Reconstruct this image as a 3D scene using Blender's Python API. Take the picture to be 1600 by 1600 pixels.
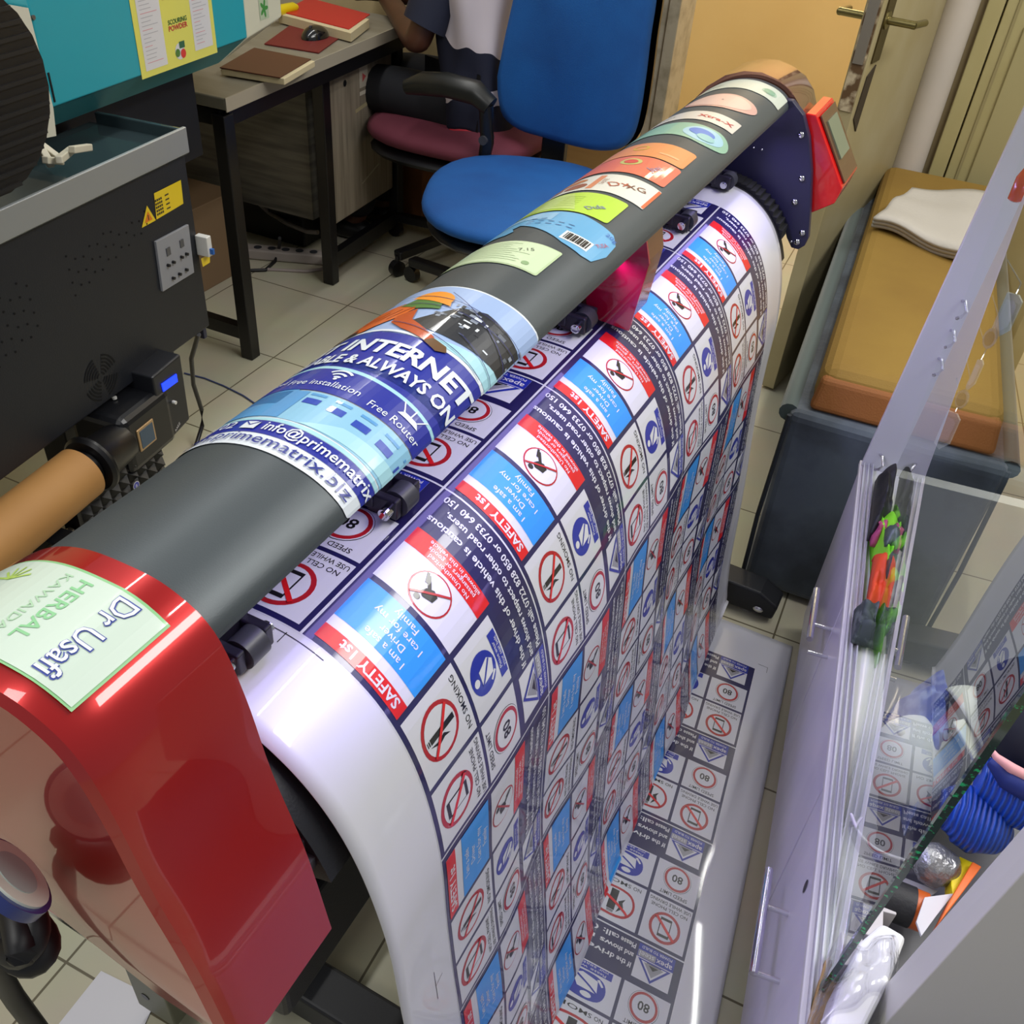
import bpy, bmesh, math, random
import numpy as np
from mathutils import Vector, Matrix
random.seed(7)
for o in list(bpy.data.objects): bpy.data.objects.remove(o)
SC = bpy.context.scene
COL = SC.collection
pi = math.pi
# ------------------------------------------------------------------ camera
F = 1456.0; H = 1.45
CAMR = np.array([[0.90369382, 0.42223665, 0.07108926], [0.31629284, -0.54637797, -0.77551915], [-0.28861101, 0.72331689, -0.62730883]])
cd = bpy.data.cameras.new('camera'); cam = bpy.data.objects.new('camera', cd); COL.objects.link(cam)
cd.sensor_width = 36; cd.lens = F/1600*36; cd.clip_start = 0.02
r_, d_, f_ = CAMR
cam.matrix_world = Matrix(((r_[0], -d_[0], -f_[0], 0), (r_[1], -d_[1], -f_[1], 0), (r_[2], -d_[2], -f_[2], H), (0, 0, 0, 1)))
SC.camera = cam
SC.view_settings.view_transform = 'Standard'; SC.view_settings.look = 'None'; SC.view_settings.gamma = 1
SC.view_settings.use_curve_mapping = False
SC.view_settings.exposure = 0.0
def ray(u, v): return CAMR.T @ np.array([u-800, v-800, F])
def az(u, v, z): r = ray(u, v); t = (z-H)/r[2]; return (float(r[0]*t), float(r[1]*t), z)
def ay(u, v, y): r = ray(u, v); t = y/r[1]; return (float(r[0]*t), y, float(H+r[2]*t))
def ax(u, v, x): r = ray(u, v); t = x/r[0]; return (x, float(r[1]*t), float(H+r[2]*t))
# ------------------------------------------------------------------ world + lamps
w = bpy.data.worlds.new('world'); SC.world = w; w.use_nodes = True
w.node_tree.nodes['Background'].inputs[0].default_value = (0.80, 0.82, 0.86, 1)
w.node_tree.nodes['Background'].inputs[1].default_value = 0.33
def area(name, loc, sx, sy, power, col, rot=(0, 0, 0)):
    l = bpy.data.lights.new(name, 'AREA'); l.shape = 'RECTANGLE'; l.size = sx; l.size_y = sy; l.energy = power; l.color = col
    o = bpy.data.objects.new(name, l); COL.objects.link(o); o.location = loc; o.rotation_euler = rot; return o
area('ceiling_tube_light', (0.20, 3.3, 2.75), 0.05, 4.4, 34, (1, 0.99, 0.95))
area('ceiling_tube_light', (-1.5, 3.0, 2.75), 0.05, 4.4, 36, (1, 0.99, 0.95))  # unseen second tube, added for soft light over the left side
area('added_fill_panel', (1.1, 1.6, 2.75), 0.6, 1.8, 55, (1, 0.98, 0.94))  # unseen fill panel added to brighten the right side
area('added_fill_panel', (-1.1, -0.6, 2.75), 0.6, 1.2, 24, (1, 0.98, 0.95))  # unseen fill panel added to lift the near left floor
area('next_room_light', (-0.55, 4.0, 2.4), 0.5, 0.5, 22, (1, 0.86, 0.62))
YAW = math.atan(.0367)
CY, SY = math.cos(YAW), math.sin(YAW)
area('printer_led_strip_light', (-.335*CY+.96*SY, .335*SY+.96*CY, .998), 0.012, 1.32, 2.0, (0.48, 0.42, 1.0), (0, math.radians(-50), -YAW)).data.spread = math.radians(110)
# ------------------------------------------------------------------ materials
def lin(h):
    if isinstance(h, str):
        h = h.lstrip('#'); c = [int(h[i:i+2], 16)/255 for i in (0, 2, 4)]
    else: c = h
    return tuple((x/12.92 if x <= .04045 else ((x+.055)/1.055)**2.4) for x in c)+(1,)
MATS = {}
def mat(name, col, rough=.5, metal=0, coat=0, noise=None, bump=None, emit=None, spec=.5, sheen=0):
    """noise=(scale, colour2, low, high)  bump=(scale,strength)"""
    if name in MATS: return MATS[name]
    m = bpy.data.materials.new(name); m.use_nodes = True; nt = m.node_tree; b = nt.nodes['Principled BSDF']
    b.inputs['Base Color'].default_value = lin(col); b.inputs['Roughness'].default_value = rough; b.inputs['Metallic'].default_value = metal
    b.inputs['Coat Weight'].default_value = coat; b.inputs['Coat Roughness'].default_value = .04
    b.inputs['Specular IOR Level'].default_value = spec; b.inputs['Sheen Weight'].default_value = sheen
    tc = nt.nodes.new('ShaderNodeTexCoord')
    if noise:
        n = nt.nodes.new('ShaderNodeTexNoise'); n.inputs['Detail'].default_value = 5
        mp = nt.nodes.new('ShaderNodeMapping'); sc = noise[0] if isinstance(noise[0], tuple) else (noise[0],)*3
        mp.inputs['Scale'].default_value = sc; nt.links.new(tc.outputs['Object'], mp.inputs[0]); nt.links.new(mp.outputs[0], n.inputs['Vector']); n.inputs['Scale'].default_value = 1
        r = nt.nodes.new('ShaderNodeValToRGB'); r.color_ramp.elements[0].color = lin(col); r.color_ramp.elements[1].color = lin(noise[1])
        r.color_ramp.elements[0].position = noise[2]; r.color_ramp.elements[1].position = noise[3]
        nt.links.new(n.outputs[0], r.inputs[0]); nt.links.new(r.outputs[0], b.inputs['Base Color'])
    if bump:
        n = nt.nodes.new('ShaderNodeTexNoise'); n.inputs['Scale'].default_value = bump[0]; n.inputs['Detail'].default_value = 4
        nt.links.new(tc.outputs['Object'], n.inputs['Vector']); bp = nt.nodes.new('ShaderNodeBump'); bp.inputs['Strength'].default_value = bump[1]; bp.inputs['Distance'].default_value = .004
        nt.links.new(n.outputs[0], bp.inputs['Height']); nt.links.new(bp.outputs[0], b.inputs['Normal'])
    if emit: b.inputs['Emission Color'].default_value = lin(emit[0]); b.inputs['Emission Strength'].default_value = emit[1]
    MATS[name] = m; return m
def film(name, tint, refl=1.0, power=2.6, rough=0.0):
    """thin clear sheet: tinted see-through plus mirror by fresnel"""
    m = bpy.data.materials.new(name); m.use_nodes = True; nt = m.node_tree; nt.nodes.clear()
    out = nt.nodes.new('ShaderNodeOutputMaterial'); t = nt.nodes.new('ShaderNodeBsdfTransparent'); g = nt.nodes.new('ShaderNodeBsdfGlossy')
    t.inputs[0].default_value = lin(tint); g.inputs['Roughness'].default_value = rough; g.inputs[0].default_value = (refl, refl, refl, 1)
    ge = nt.nodes.new('ShaderNodeNewGeometry'); dt = nt.nodes.new('ShaderNodeVectorMath'); dt.operation = 'DOT_PRODUCT'; mx = nt.nodes.new('ShaderNodeMixShader')
    nt.links.new(ge.outputs['Incoming'], dt.inputs[0]); nt.links.new(ge.outputs['Normal'], dt.inputs[1])
    def mth(op, a, b):
        q = nt.nodes.new('ShaderNodeMath'); q.operation = op
        for i, x in enumerate((a, b)):
            if x is None: continue
            if isinstance(x, (int, float)): q.inputs[i].default_value = x
            else: nt.links.new(x, q.inputs[i])
        return q.outputs[0]
    c = mth('ABSOLUTE', dt.outputs['Value'], None); f = mth('MULTIPLY_ADD', mth('POWER', mth('SUBTRACT', 1.0, c), power), .92); f.node.inputs[2].default_value = .07
    fr = f.node; nt.links.new(f, mx.inputs[0]); nt.links.new(t.outputs[0], mx.inputs[1]); nt.links.new(g.outputs[0], mx.inputs[2]); nt.links.new(mx.outputs[0], out.inputs[0])
    MATS[name] = m; return m
# ------------------------------------------------------------------ mesh helpers
class MB:
    def __init__(s): s.v = []; s.f = []; s.m = []
    def add(s, vs, fs, mi=0):
        n = len(s.v); s.v += [tuple(map(float, p)) for p in vs]; s.f += [[i+n for i in f] for f in fs]; s.m += [mi]*len(fs); return s
    def box(s, a, b, mi=0):
        x0, y0, z0 = a; x1, y1, z1 = b
        return s.add([(x0,y0,z0),(x1,y0,z0),(x1,y1,z0),(x0,y1,z0),(x0,y0,z1),(x1,y0,z1),(x1,y1,z1),(x0,y1,z1)], [(0,3,2,1),(4,5,6,7),(0,1,5,4),(1,2,6,5),(2,3,7,6),(3,0,4,7)], mi)
    def hexa(s, lo, hi, mi=0):
        return s.add(list(lo)+list(hi), [(0,3,2,1),(4,5,6,7),(0,1,5,4),(1,2,6,5),(2,3,7,6),(3,0,4,7)], mi)
    def bar(s, p, q, w, h=None, mi=0, upv=(0,0,1)):
        h = h or w; p = Vector(p); q = Vector(q); d = (q-p).normalized(); u = Vector(upv)
        if abs(d.dot(u)) > .95: u = Vector((0,1,0)) if abs(d.y) < .9 else Vector((1,0,0))
        a = d.cross(u).normalized(); b = a.cross(d).normalized()
        cs = [(-1,-1),(1,-1),(1,1),(-1,1)]
        return s.hexa([p+a*(w/2*i)+b*(h/2*j) for i, j in cs][::-1], [q+a*(w/2*i)+b*(h/2*j) for i, j in cs][::-1], mi)
    def prism(s, poly, axis, a, b, mi=0):
        n = len(poly)
        def P(p, t):
            if axis == 'y': return (p[0], t, p[1])
            if axis == 'x': return (t, p[0], p[1])
            return (p[0], p[1], t)
        vs = [P(p, a) for p in poly]+[P(p, b) for p in poly]
        return s.add(vs, [list(range(n)), list(range(2*n-1, n-1, -1))]+[(i, i+n, (i+1) % n+n, (i+1) % n) for i in range(n)], mi)
    def tube(s, path, r, n=10, mi=0, caps=True):
        path = [Vector(p) for p in path]; k = len(path); rr = r if isinstance(r, (list, tuple)) else [r]*k
        base = len(s.v); up = Vector((0.13, 0.21, 1)).normalized(); vs = []
        for i, p in enumerate(path):
            d = (path[min(i+1, k-1)]-path[max(i-1, 0)]).normalized(); a = d.cross(up)
            if a.length < .05: a = d.cross(Vector((1, 0, 0)))
            a.normalize(); b = a.cross(d).normalized()
            vs += [p+(a*math.cos(2*pi*j/n)+b*math.sin(2*pi*j/n))*rr[i] for j in range(n)]
        fs = [(i*n+j, (i+1)*n+j, (i+1)*n+(j+1) % n, i*n+(j+1) % n) for i in range(k-1) for j in range(n)]
        if caps: fs += [list(range(n)), list(range(k*n-1, (k-1)*n-1, -1))]
        return s.add(vs, fs, mi)
    def cyl(s, p, q, r, n=24, mi=0): return s.tube([p, q], r, n, mi)
    def sph(s, c, r, mi=0, n=16, m=10):
        rx, ry, rz = r if isinstance(r, (tuple, list)) else (r, r, r); vs = []; fs = []
        for i in range(m+1):
            t = pi*i/m
            for j in range(n): a = 2*pi*j/n; vs.append((c[0]+rx*math.sin(t)*math.cos(a), c[1]+ry*math.sin(t)*math.sin(a), c[2]+rz*math.cos(t)))
        for i in range(m):
            for j in range(n): fs.append((i*n+j, (i+1)*n+j, (i+1)*n+(j+1) % n, i*n+(j+1) % n))
        return s.add(vs, fs, mi)
    def grid(s, fn, nu, nv, mi=0, close=False):
        vs = [fn(i/nu, j/nv) for i in range(nu+1) for j in range(nv+1)]
        return s.add(vs, [(i*(nv+1)+j, (i+1)*(nv+1)+j, (i+1)*(nv+1)+j+1, i*(nv+1)+j+1) for i in range(nu) for j in range(nv)], mi)
def inv_root(o):
    m = Matrix.LocRotScale(o.location, o.rotation_euler, None); return m.inverted()
def put(name, mb, mats, parent=None, smooth=None, bevel=0, solid=0, subsurf=0, local=False, kind=None, label=None, fix=True):
    me = bpy.data.meshes.new(name); vs = mb.v
    root = parent
    while root is not None and root.parent is not None: root = root.parent
    if root is not None and not local:
        M = inv_root(root); vs = [tuple(M @ Vector(p)) for p in vs]
    me.from_pydata(vs, [], mb.f)
    if not isinstance(mats, (list, tuple)): mats = [mats]
    for m in mats: me.materials.append(m)
    me.polygons.foreach_set('material_index', mb.m)
    if fix:
        bm = bmesh.new(); bm.from_mesh(me); bmesh.ops.remove_doubles(bm, verts=bm.verts, dist=1e-6); bmesh.ops.recalc_face_normals(bm, faces=bm.faces); bm.to_mesh(me); bm.free()
    me.update()
    if smooth: me.shade_smooth(); me.set_sharp_from_angle(angle=math.radians(smooth))
    o = bpy.data.objects.new(name, me); COL.objects.link(o); o.parent = parent
    if solid: md = o.modifiers.new('t', 'SOLIDIFY'); md.thickness = solid; md.offset = 0
    if bevel: md = o.modifiers.new('b', 'BEVEL'); md.width = bevel; md.segments = 3; md.limit_method = 'ANGLE'; md.angle_limit = math.radians(40)
    if subsurf: md = o.modifiers.new('s', 'SUBSURF'); md.levels = subsurf; md.render_levels = subsurf; me.shade_smooth()
    if kind: o['kind'] = kind
    if label: o['label'] = label
    return o
def thing(name, label, cat, loc=(0, 0, 0), rz=0, group=None):
    o = bpy.data.objects.new(name, None); COL.objects.link(o); o.location = loc; o.rotation_euler = (0, 0, rz); o.empty_display_size = .05
    o['label'] = label; o['category'] = cat
    if group: o['group'] = group
    return o
def tag(o, label, cat, group=None):
    o['label'] = label; o['category'] = cat
    if group: o['group'] = group
    return o
def dense(P, n=12):
    P = np.array(P, float); out = []; Q = np.vstack([2*P[0]-P[1], P, 2*P[-1]-P[-2]])
    for i in range(1, len(Q)-2):
        p0, p1, p2, p3 = Q[i-1:i+3]
        for k in range(n):
            t = k/n; out.append(.5*((2*p1)+(-p0+p2)*t+(2*p0-5*p1+4*p2-p3)*t*t+(-p0+3*p1-3*p2+p3)*t**3))
    out.append(P[-1]); return np.array(out)
# ------------------------------------------------------------------ flat artwork (printed shapes and lettering)
_tx = {}
def text_tris(body, bold):
    k = (body, bold)
    if k in _tx: return _tx[k]
    c = bpy.data.curves.new('t', 'FONT'); c.body = body; c.size = 1; c.resolution_u = 2; c.offset = bold
    o = bpy.data.objects.new('t', c); COL.objects.link(o); bpy.context.view_layer.update()
    me = bpy.data.meshes.new_from_object(o.evaluated_get(bpy.context.evaluated_depsgraph_get()))
    vs = np.array([v.co[:2] for v in me.vertices]) if len(me.vertices) else np.zeros((0, 2)); fs = [list(p.vertices) for p in me.polygons]
    bpy.data.objects.remove(o); bpy.data.curves.remove(c); bpy.data.meshes.remove(me)
    _tx[k] = (vs, fs); return _tx[k]
class Art:
    def __init__(s): s.v = []; s.f = []; s.m = []; s.mats = []
    def mi(s, m):
        if m not in s.mats: s.mats.append(m)
        return s.mats.index(m)
    def poly(s, pts, m, L=1):
        n = len(s.v); s.v += [(p[0], p[1], L) for p in pts]; s.f.append(list(range(n, n+len(pts)))); s.m.append(s.mi(m))
    def rect(s, x0, y0, x1, y1, m, L=1): s.poly([(x0, y0), (x1, y0), (x1, y1), (x0, y1)], m, L)
    def disc(s, x, y, r, m, L=1, n=28, ry=None, a0=0): ry = ry or r; s.poly([(x+r*math.cos(2*pi*i/n+a0), y+ry*math.sin(2*pi*i/n+a0)) for i in range(n)], m, L)
    def ring(s, x, y, r, t, m, L=1, n=32, ry=None, a=0, b=2*pi):
        k = (ry or r)/r
        for i in range(n):
            c = [a+(b-a)*(i+d)/n for d in (0, 1)]
            s.poly([(x+(r-t)*math.cos(c[0]), y+(r-t)*k*math.sin(c[0])), (x+r*math.cos(c[0]), y+r*k*math.sin(c[0])), (x+r*math.cos(c[1]), y+r*k*math.sin(c[1])), (x+(r-t)*math.cos(c[1]), y+(r-t)*k*math.sin(c[1]))], m, L)
    def line(s, p, q, t, m, L=1):
        d = np.subtract(q, p); d = d/np.hypot(*d); n = np.array([-d[1], d[0]])*t/2
        s.poly([p+(-n) if False else (p[0]-n[0], p[1]-n[1]), (q[0]-n[0], q[1]-n[1]), (q[0]+n[0], q[1]+n[1]), (p[0]+n[0], p[1]+n[1])], m, L)
    def text(s, body, x, y, size, m, L=2, align='c', bold=0.0, fit=None, rot=0):
        vs, fs = text_tris(body, bold)
        if not len(vs): return
        vs = vs*size; x0, x1 = vs[:, 0].min(), vs[:, 0].max(); sx = (fit/(x1-x0)) if fit else 1
        ox = {'c': -(x0+x1)/2, 'l': -x0, 'r': -x1}[align]; vx = (vs[:, 0]+ox)*sx; vy = vs[:, 1]
        c, sn = math.cos(rot), math.sin(rot); n = len(s.v)
        s.v += [(x+a*c-b*sn, y+a*sn+b*c, L) for a, b in zip(vx, vy)]
        s.f += [[i+n for i in f] for f in fs]; s.m += [s.mi(m)]*len(fs)
    def mesh(s, step=None, vstep=None):
        """cuts wide faces every 'step' along u so they can follow a curve; returns arrays"""
        me = bpy.data.meshes.new('a'); me.from_pydata([(a, b, 0) for a, b, c in s.v], [], s.f)
        bm = bmesh.new(); bm.from_mesh(me); lay = bm.verts.layers.float.new('L')
        bm.verts.ensure_lookup_table(); mi = bm.faces.ensure_lookup_table()
        for v, q in zip(bm.verts, s.v): v[lay] = q[2]
        for f, m in zip(bm.faces, s.m): f.material_index = m
        if step:
            u0 = min(q[0] for q in s.v); u1 = max(q[0] for q in s.v); u = u0+step
            while u < u1-1e-5:
                fs = [f for f in bm.faces if min(v.co.x for v in f.verts) < u-1e-5 and max(v.co.x for v in f.verts) > u+1e-5]
                es = {e for f in fs for e in f.edges}; vv = {v for f in fs for v in f.verts}
                if fs: bmesh.ops.bisect_plane(bm, geom=list(fs)+list(es)+list(vv), dist=1e-7, plane_co=(u, 0, 0), plane_no=(1, 0, 0))
                u += step
        if vstep:
            u0 = min(q[1] for q in s.v); u1 = max(q[1] for q in s.v); u = u0+vstep
            while u < u1-1e-5:
                fs = [f for f in bm.faces if min(v.co.y for v in f.verts) < u-1e-5 and max(v.co.y for v in f.verts) > u+1e-5]
                es = {e for f in fs for e in f.edges}; vv = {v for f in fs for v in f.verts}
                if fs: bmesh.ops.bisect_plane(bm, geom=list(fs)+list(es)+list(vv), dist=1e-7, plane_co=(0, u, 0), plane_no=(0, 1, 0))
                u += vstep
        # layer per face
        V = []; FF = []; MM = []
        for f in bm.faces:
            pass
        idx = {}
        bm.verts.index_update()
        L = [0]*len(bm.verts)
        for f in bm.faces:
            l = max(v[lay] for v in f.verts)
            for v in f.verts: L[v.index] = max(L[v.index], l)
        V = np.array([(v.co.x, v.co.y, L[v.index]) for v in bm.verts]); FF = [[v.index for v in f.verts] for f in bm.faces]; MM = [f.material_index for f in bm.faces]
        bm.free(); bpy.data.meshes.remove(me); return V, FF, MM
def art_obj(name, art, fn, parent, step=None, data=None, dz=.0004, label=None):
    """fn(U,V) arrays -> pos, normal (n,3); coordinates already in the parent's local space"""
    V, FF, MM = data or art.mesh(step); p, n = fn(V[:, 0], V[:, 1]); co = p+n*(V[:, 2:3]*dz)
    me = bpy.data.meshes.new(name); me.from_pydata(co.tolist(), [], FF)
    for m in art.mats: me.materials.append(m)
    me.polygons.foreach_set('material_index', MM); me.update()
    o = bpy.data.objects.new(name, me); COL.objects.link(o); o.parent = parent
    if label: o['label'] = label
    return o
def flat(origin, ux, vx, root=None):
    """art plane: origin + U*ux + V*vx in world coordinates (made local to root)"""
    o = Vector(origin); a = Vector(ux); b = Vector(vx)
    if root is not None:
        r = root
        while r.parent: r = r.parent
        M = inv_root(r); o = M @ o; a = M.to_3x3() @ a; b = M.to_3x3() @ b
    n = a.cross(b).normalized(); o, a, b, n = (np.array(x) for x in (o, a, b, n))
    return lambda U, V: (o+np.outer(U, a)+np.outer(V, b), np.tile(n, (len(U), 1)))
# ------------------------------------------------------------------ shared materials
def G(c, r=.35, **k): return mat('print_'+c.strip('#'), c, r, coat=k.pop('coat', .35), **k)
P_W = mat('vinyl_white', '#d6d6de', .32, coat=.6); P_NAVY = mat('ink_navy', '#1d1850', .3, coat=.8); P_RED = mat('ink_red', '#d81820', .3, coat=.5)
P_BLUE = mat('ink_sky_blue', '#2f95e8', .3, coat=.5); P_BLK = mat('ink_black', '#17151b', .3, coat=.5); P_WT = mat('ink_white', '#dcdce2', .3, coat=.5)
P_DB = mat('ink_royal_blue', '#2230a0', .3, coat=.5); P_RING = mat('ink_dark_red', '#b01a26', .3, coat=.5); P_GRY = mat('ink_grey', '#9a9aa2', .3, coat=.5)
M_BLACK = mat('black_plastic', '#121215', .35); M_BLACKM = mat('black_powder_metal', '#15171d', .5, bump=(400, .1)); M_CHROME = mat('chrome', '#d8d8de', .12, 1)
M_STEEL = mat('brushed_steel', '#8c8e90', .35, .9); M_DGREY = mat('dark_grey_plastic', '#3b3c42', .4); M_WPL = mat('white_plastic', '#d8d8d4', .4)
M_RED = mat('red_gloss_shell', '#b00a0a', .30, .45, coat=1.0); M_COVER = mat('satin_black_cover', '#4a5155', .42, .25, bump=(900, .05))
M_NAVYP = mat('navy_painted_steel', '#24233f', .45)
# ------------------------------------------------------------------ THE SETTING
def tile_mat():
    m = bpy.data.materials.new('cream_floor_tiles'); m.use_nodes = True; nt = m.node_tree; b = nt.nodes['Principled BSDF']; MATS['tile'] = m
    tc = nt.nodes.new('ShaderNodeTexCoord'); mp = nt.nodes.new('ShaderNodeMapping'); br = nt.nodes.new('ShaderNodeTexBrick')
    mp.inputs['Location'].default_value = (-0.42, -0.36, 0); br.offset = 0; br.squash = 1
    br.inputs['Scale'].default_value = 1; br.inputs['Brick Width'].default_value = .405; br.inputs['Row Height'].default_value = .405
    br.inputs['Mortar Size'].default_value = .0022; br.inputs['Mortar Smooth'].default_value = .2
    br.inputs['Color1'].default_value = lin('#c9c4ac'); br.inputs['Color2'].default_value = lin('#c4bfa8'); br.inputs['Mortar'].default_value = lin('#6c6450')
    n = nt.nodes.new('ShaderNodeTexNoise'); n.inputs['Scale'].default_value = 6; n.inputs['Detail'].default_value = 6
    mx = nt.nodes.new('ShaderNodeMixRGB'); mx.blend_type = 'MULTIPLY'; mx.inputs[0].default_value = .22
    nt.links.new(tc.outputs['Object'], mp.inputs[0]); nt.links.new(mp.outputs[0], br.inputs['Vector']); nt.links.new(tc.outputs['Object'], n.inputs['Vector'])
    nt.links.new(br.outputs['Color'], mx.inputs[1]); nt.links.new(n.outputs['Color'], mx.inputs[2]); nt.links.new(mx.outputs[0], b.inputs['Base Color'])
    b.inputs['Roughness'].default_value = .28; return m
put('floor', MB().box((-4, -1.5, -.05), (3.2, 6.2, 0)), tile_mat(), kind='structure')
WY = 3.32
M_WALL = mat('cream_wall_paint', '#cbb98e', .7, noise=(3, '#c4b084', .3, .7)); M_OLIVE = mat('olive_cream_gloss_paint', '#aca274', .45, noise=(5, '#a39868', .3, .7))
M_CREAM = mat('warm_cream_paint', '#dfc48c', .6, noise=(2, '#d8ba80', .3, .7)); M_TRIM = mat('white_grey_trim_paint', '#c3bba8', .5, noise=(20, '#a59c88', .45, .7))
put('wall_back', MB().box((-4, WY, 0), (-1.01, WY+.15, 2.8)).box((-.13, WY, 0), (3.2, WY+.15, 2.8)).box((-1.01, WY, 2.1), (-.13, WY+.15, 2.8)), M_WALL, kind='structure')
put('wall_corridor', MB().box((-1.9, 5.0, 0), (.8, 5.1, 2.8)).box((.7, WY+.15, 0), (.8, 5.0, 2.8)), M_CREAM, kind='structure')
put('wall_left', MB().box((-3.1, -1.5, 0), (-3.0, WY, 2.8)), M_WALL, kind='structure')
x0 = ay(1020, 100, WY)[0]; x1 = ay(1052, 100, WY)[0]
tr = put('trim_1', MB().box((x0, WY-.025, 0), (x0+.03, WY, 2.12)).box((x0+.036, WY-.04, 0), (x0+.075, WY+.15, 2.12)).box((x0, WY-.025, 2.1), (-.1, WY, 2.16)), M_TRIM, kind='structure', bevel=.004)
put('trim_2', MB().box((-.135, WY-.03, 0), (-.105, WY+.15, 2.12)), mat('tan_door_jamb_paint', '#b39a6e', .5), kind='structure', bevel=.003)
# open door, hinged at the right jamb, free edge towards the room
A = Vector(az(1187, 605, 0)); B = Vector((-.135, WY-.01, 0)); dd = (B-A).normalized(); nn = Vector((dd.y, -dd.x, 0))
dr = thing('door', 'open cream wooden door leaf with worn brown lock edge', 'door', tuple(A), 0); dr['kind'] = 'structure'; dr.name = 'door_1'
T = .042
def dq(t, o, z): p = A+dd*t+nn*o; return (p.x, p.y, z)
L_ = (B-A).length
put('door_leaf', MB().hexa([dq(0, 0, .01), dq(L_, 0, .01), dq(L_, T, .01), dq(0, T, .01)], [dq(0, 0, 2.05), dq(L_, 0, 2.05), dq(L_, T, 2.05), dq(0, T, 2.05)]), mat('olive_door_paint', '#a89e7c', .4, noise=(4, '#9a8c62', .35, .7)), dr, bevel=.002)
put('lock_edge', MB().hexa([dq(-.003, .004, .82), dq(0, .004, .82), dq(0, T-.004, .82), dq(-.003, T-.004, .82)], [dq(-.003, .004, 1.42), dq(0, .004, 1.42), dq(0, T-.004, 1.42), dq(-.003, T-.004, 1.42)]), mat('worn_brown_wood', '#5a4226', .6, noise=(30, '#b9aa8c', .45, .6)), dr)
zh = 1.025
for sgn, nm in ((1, 'right'), (-1, 'left')):
    o0 = T if sgn > 0 else 0
    hb = MB(); hb.cyl(dq(.05, o0, zh), dq(.05, o0+sgn*.075, zh), .009); hb.cyl(dq(.045, o0+sgn*.07, zh), dq(.13, o0+sgn*.075, zh-.004), .0085); hb.cyl(dq(.05, o0, zh), dq(.05, o0+sgn*.008, zh), .02)
    put('door_handle', hb, mat('aged_brass', '#7d7348', .3, .8), dr, smooth=40)
    pb = MB(); pb.hexa([dq(.03, o0, .93), dq(.09, o0, .93), dq(.09, o0+sgn*.004, .93), dq(.03, o0+sgn*.004, .93)], [dq(.03, o0, 1.14), dq(.09, o0, 1.14), dq(.09, o0+sgn*.004, 1.14), dq(.03, o0+sgn*.004, 1.14)])
    put('handle_plate', pb, mat('tarnished_brass', '#54492c', .4, .7), dr)
lp = MB(); lp.hexa([dq(.02, T, .80), dq(.07, T, .76), dq(.07, T+.003, .76), dq(.02, T+.003, .80)], [dq(.03, T, .90), dq(.08, T, .92), dq(.08, T+.003, .92), dq(.03, T+.003, .90)])
put('broken_lock_patch', lp, mat('dark_wood_scar', '#33281a', .7), dr)
lk = MB(); lk.hexa([dq(-.006, .008, .93), dq(-.002, .008, .93), dq(-.002, T-.008, .93), dq(-.006, T-.008, .93)], [dq(-.006, .008, 1.14), dq(-.002, .008, 1.14), dq(-.002, T-.008, 1.14), dq(-.006, T-.008, 1.14)])
put('latch_plate', lk, mat('scratched_steel', '#b4ada0', .3, .8), dr)
# drain pipe + panelled cupboard front on the back wall
xp0 = ay(1378, 297, WY-.06)[0]; xp1 = ay(1430, 300, WY-.06)[0]
pp = put('wall_pipe', MB().cyl(((xp0+xp1)/2, WY-.065, 0), ((xp0+xp1)/2, WY-.065, 2.8), (xp1-xp0)/2, 28), mat('off_white_pipe_paint', '#c2b8ac', .45, noise=(6, '#b8b0a6', .3, .7)), smooth=40)
tag(pp, 'thick off-white vertical pipe between door frame and olive panelled cupboard', 'pipe')
xc = ay(1440, 300, WY-.03)[0]
cu = thing('wall_cupboard', 'olive cream panelled cupboard front on the back wall behind the daybed', 'cupboard', (xc+.4, WY-.01, 0))
put('side_frame', MB().box((xc, WY-.06, 0), (xc+.045, WY-.001, 2.3)), M_OLIVE, cu, bevel=.004)
put('door', MB().box((xc+.05, WY-.045, .02), (xc+.55, WY-.001, 2.3)), M_OLIVE, cu, bevel=.003)
put('raised_panel', MB().box((xc+.115, WY-.055, .3), (xc+.50, WY-.045, .965)).box((xc+.115, WY-.055, 1.03), (xc+.50, WY-.045, 2.2)), mat('olive_cream_panel_paint', '#a0966a', .5), cu, bevel=.004)
put('door_frame_strip', MB().box((xc+.08, WY-.05, .25), (xc+.088, WY-.044, 2.25)), mat('chipped_olive_edge', '#8f845a', .6), cu)
# ------------------------------------------------------------------ THE PRINTER (local frame turned by YAW)
pr = thing('vinyl_printer', 'large format printer with black sticker-covered lid and glossy red end caps', 'printer', (0, 0, 0), -YAW)
COVP = [(-.50, .90), (-.487, .955), (-.47, 1.0), (-.452, 1.028), (-.425, 1.05), (-.395, 1.063), (-.365, 1.067), (-.338, 1.063), (-.320, 1.056), (-.308, 1.047), (-.303, 1.040), (-.302, 1.034)]
CD = dense(COVP, 12); CS = np.concatenate([[0], np.cumsum(np.hypot(*np.diff(CD, axis=0).T))])
def cover_fn(off=.0006, flip=False):
    def fn(U, V):
        x = np.interp(U, CS, CD[:, 0]); z = np.interp(U, CS, CD[:, 1]); e = .002
        dx = np.interp(U+e, CS, CD[:, 0])-np.interp(U-e, CS, CD[:, 0]); dz = np.interp(U+e, CS, CD[:, 1])-np.interp(U-e, CS, CD[:, 1]); l = np.hypot(dx, dz)
        n = np.stack([-dz/l, np.zeros_like(x), dx/l], 1)
        return np.stack([x, V, z], 1)+n*off, n
    return fn
Y0, Y1 = .262, 1.668
inner = [(x+(.006 if x > -.45 else .004) * (-1 if x > -.38 else 1), z-.008) for x, z in CD[::2][::-1]]
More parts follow.
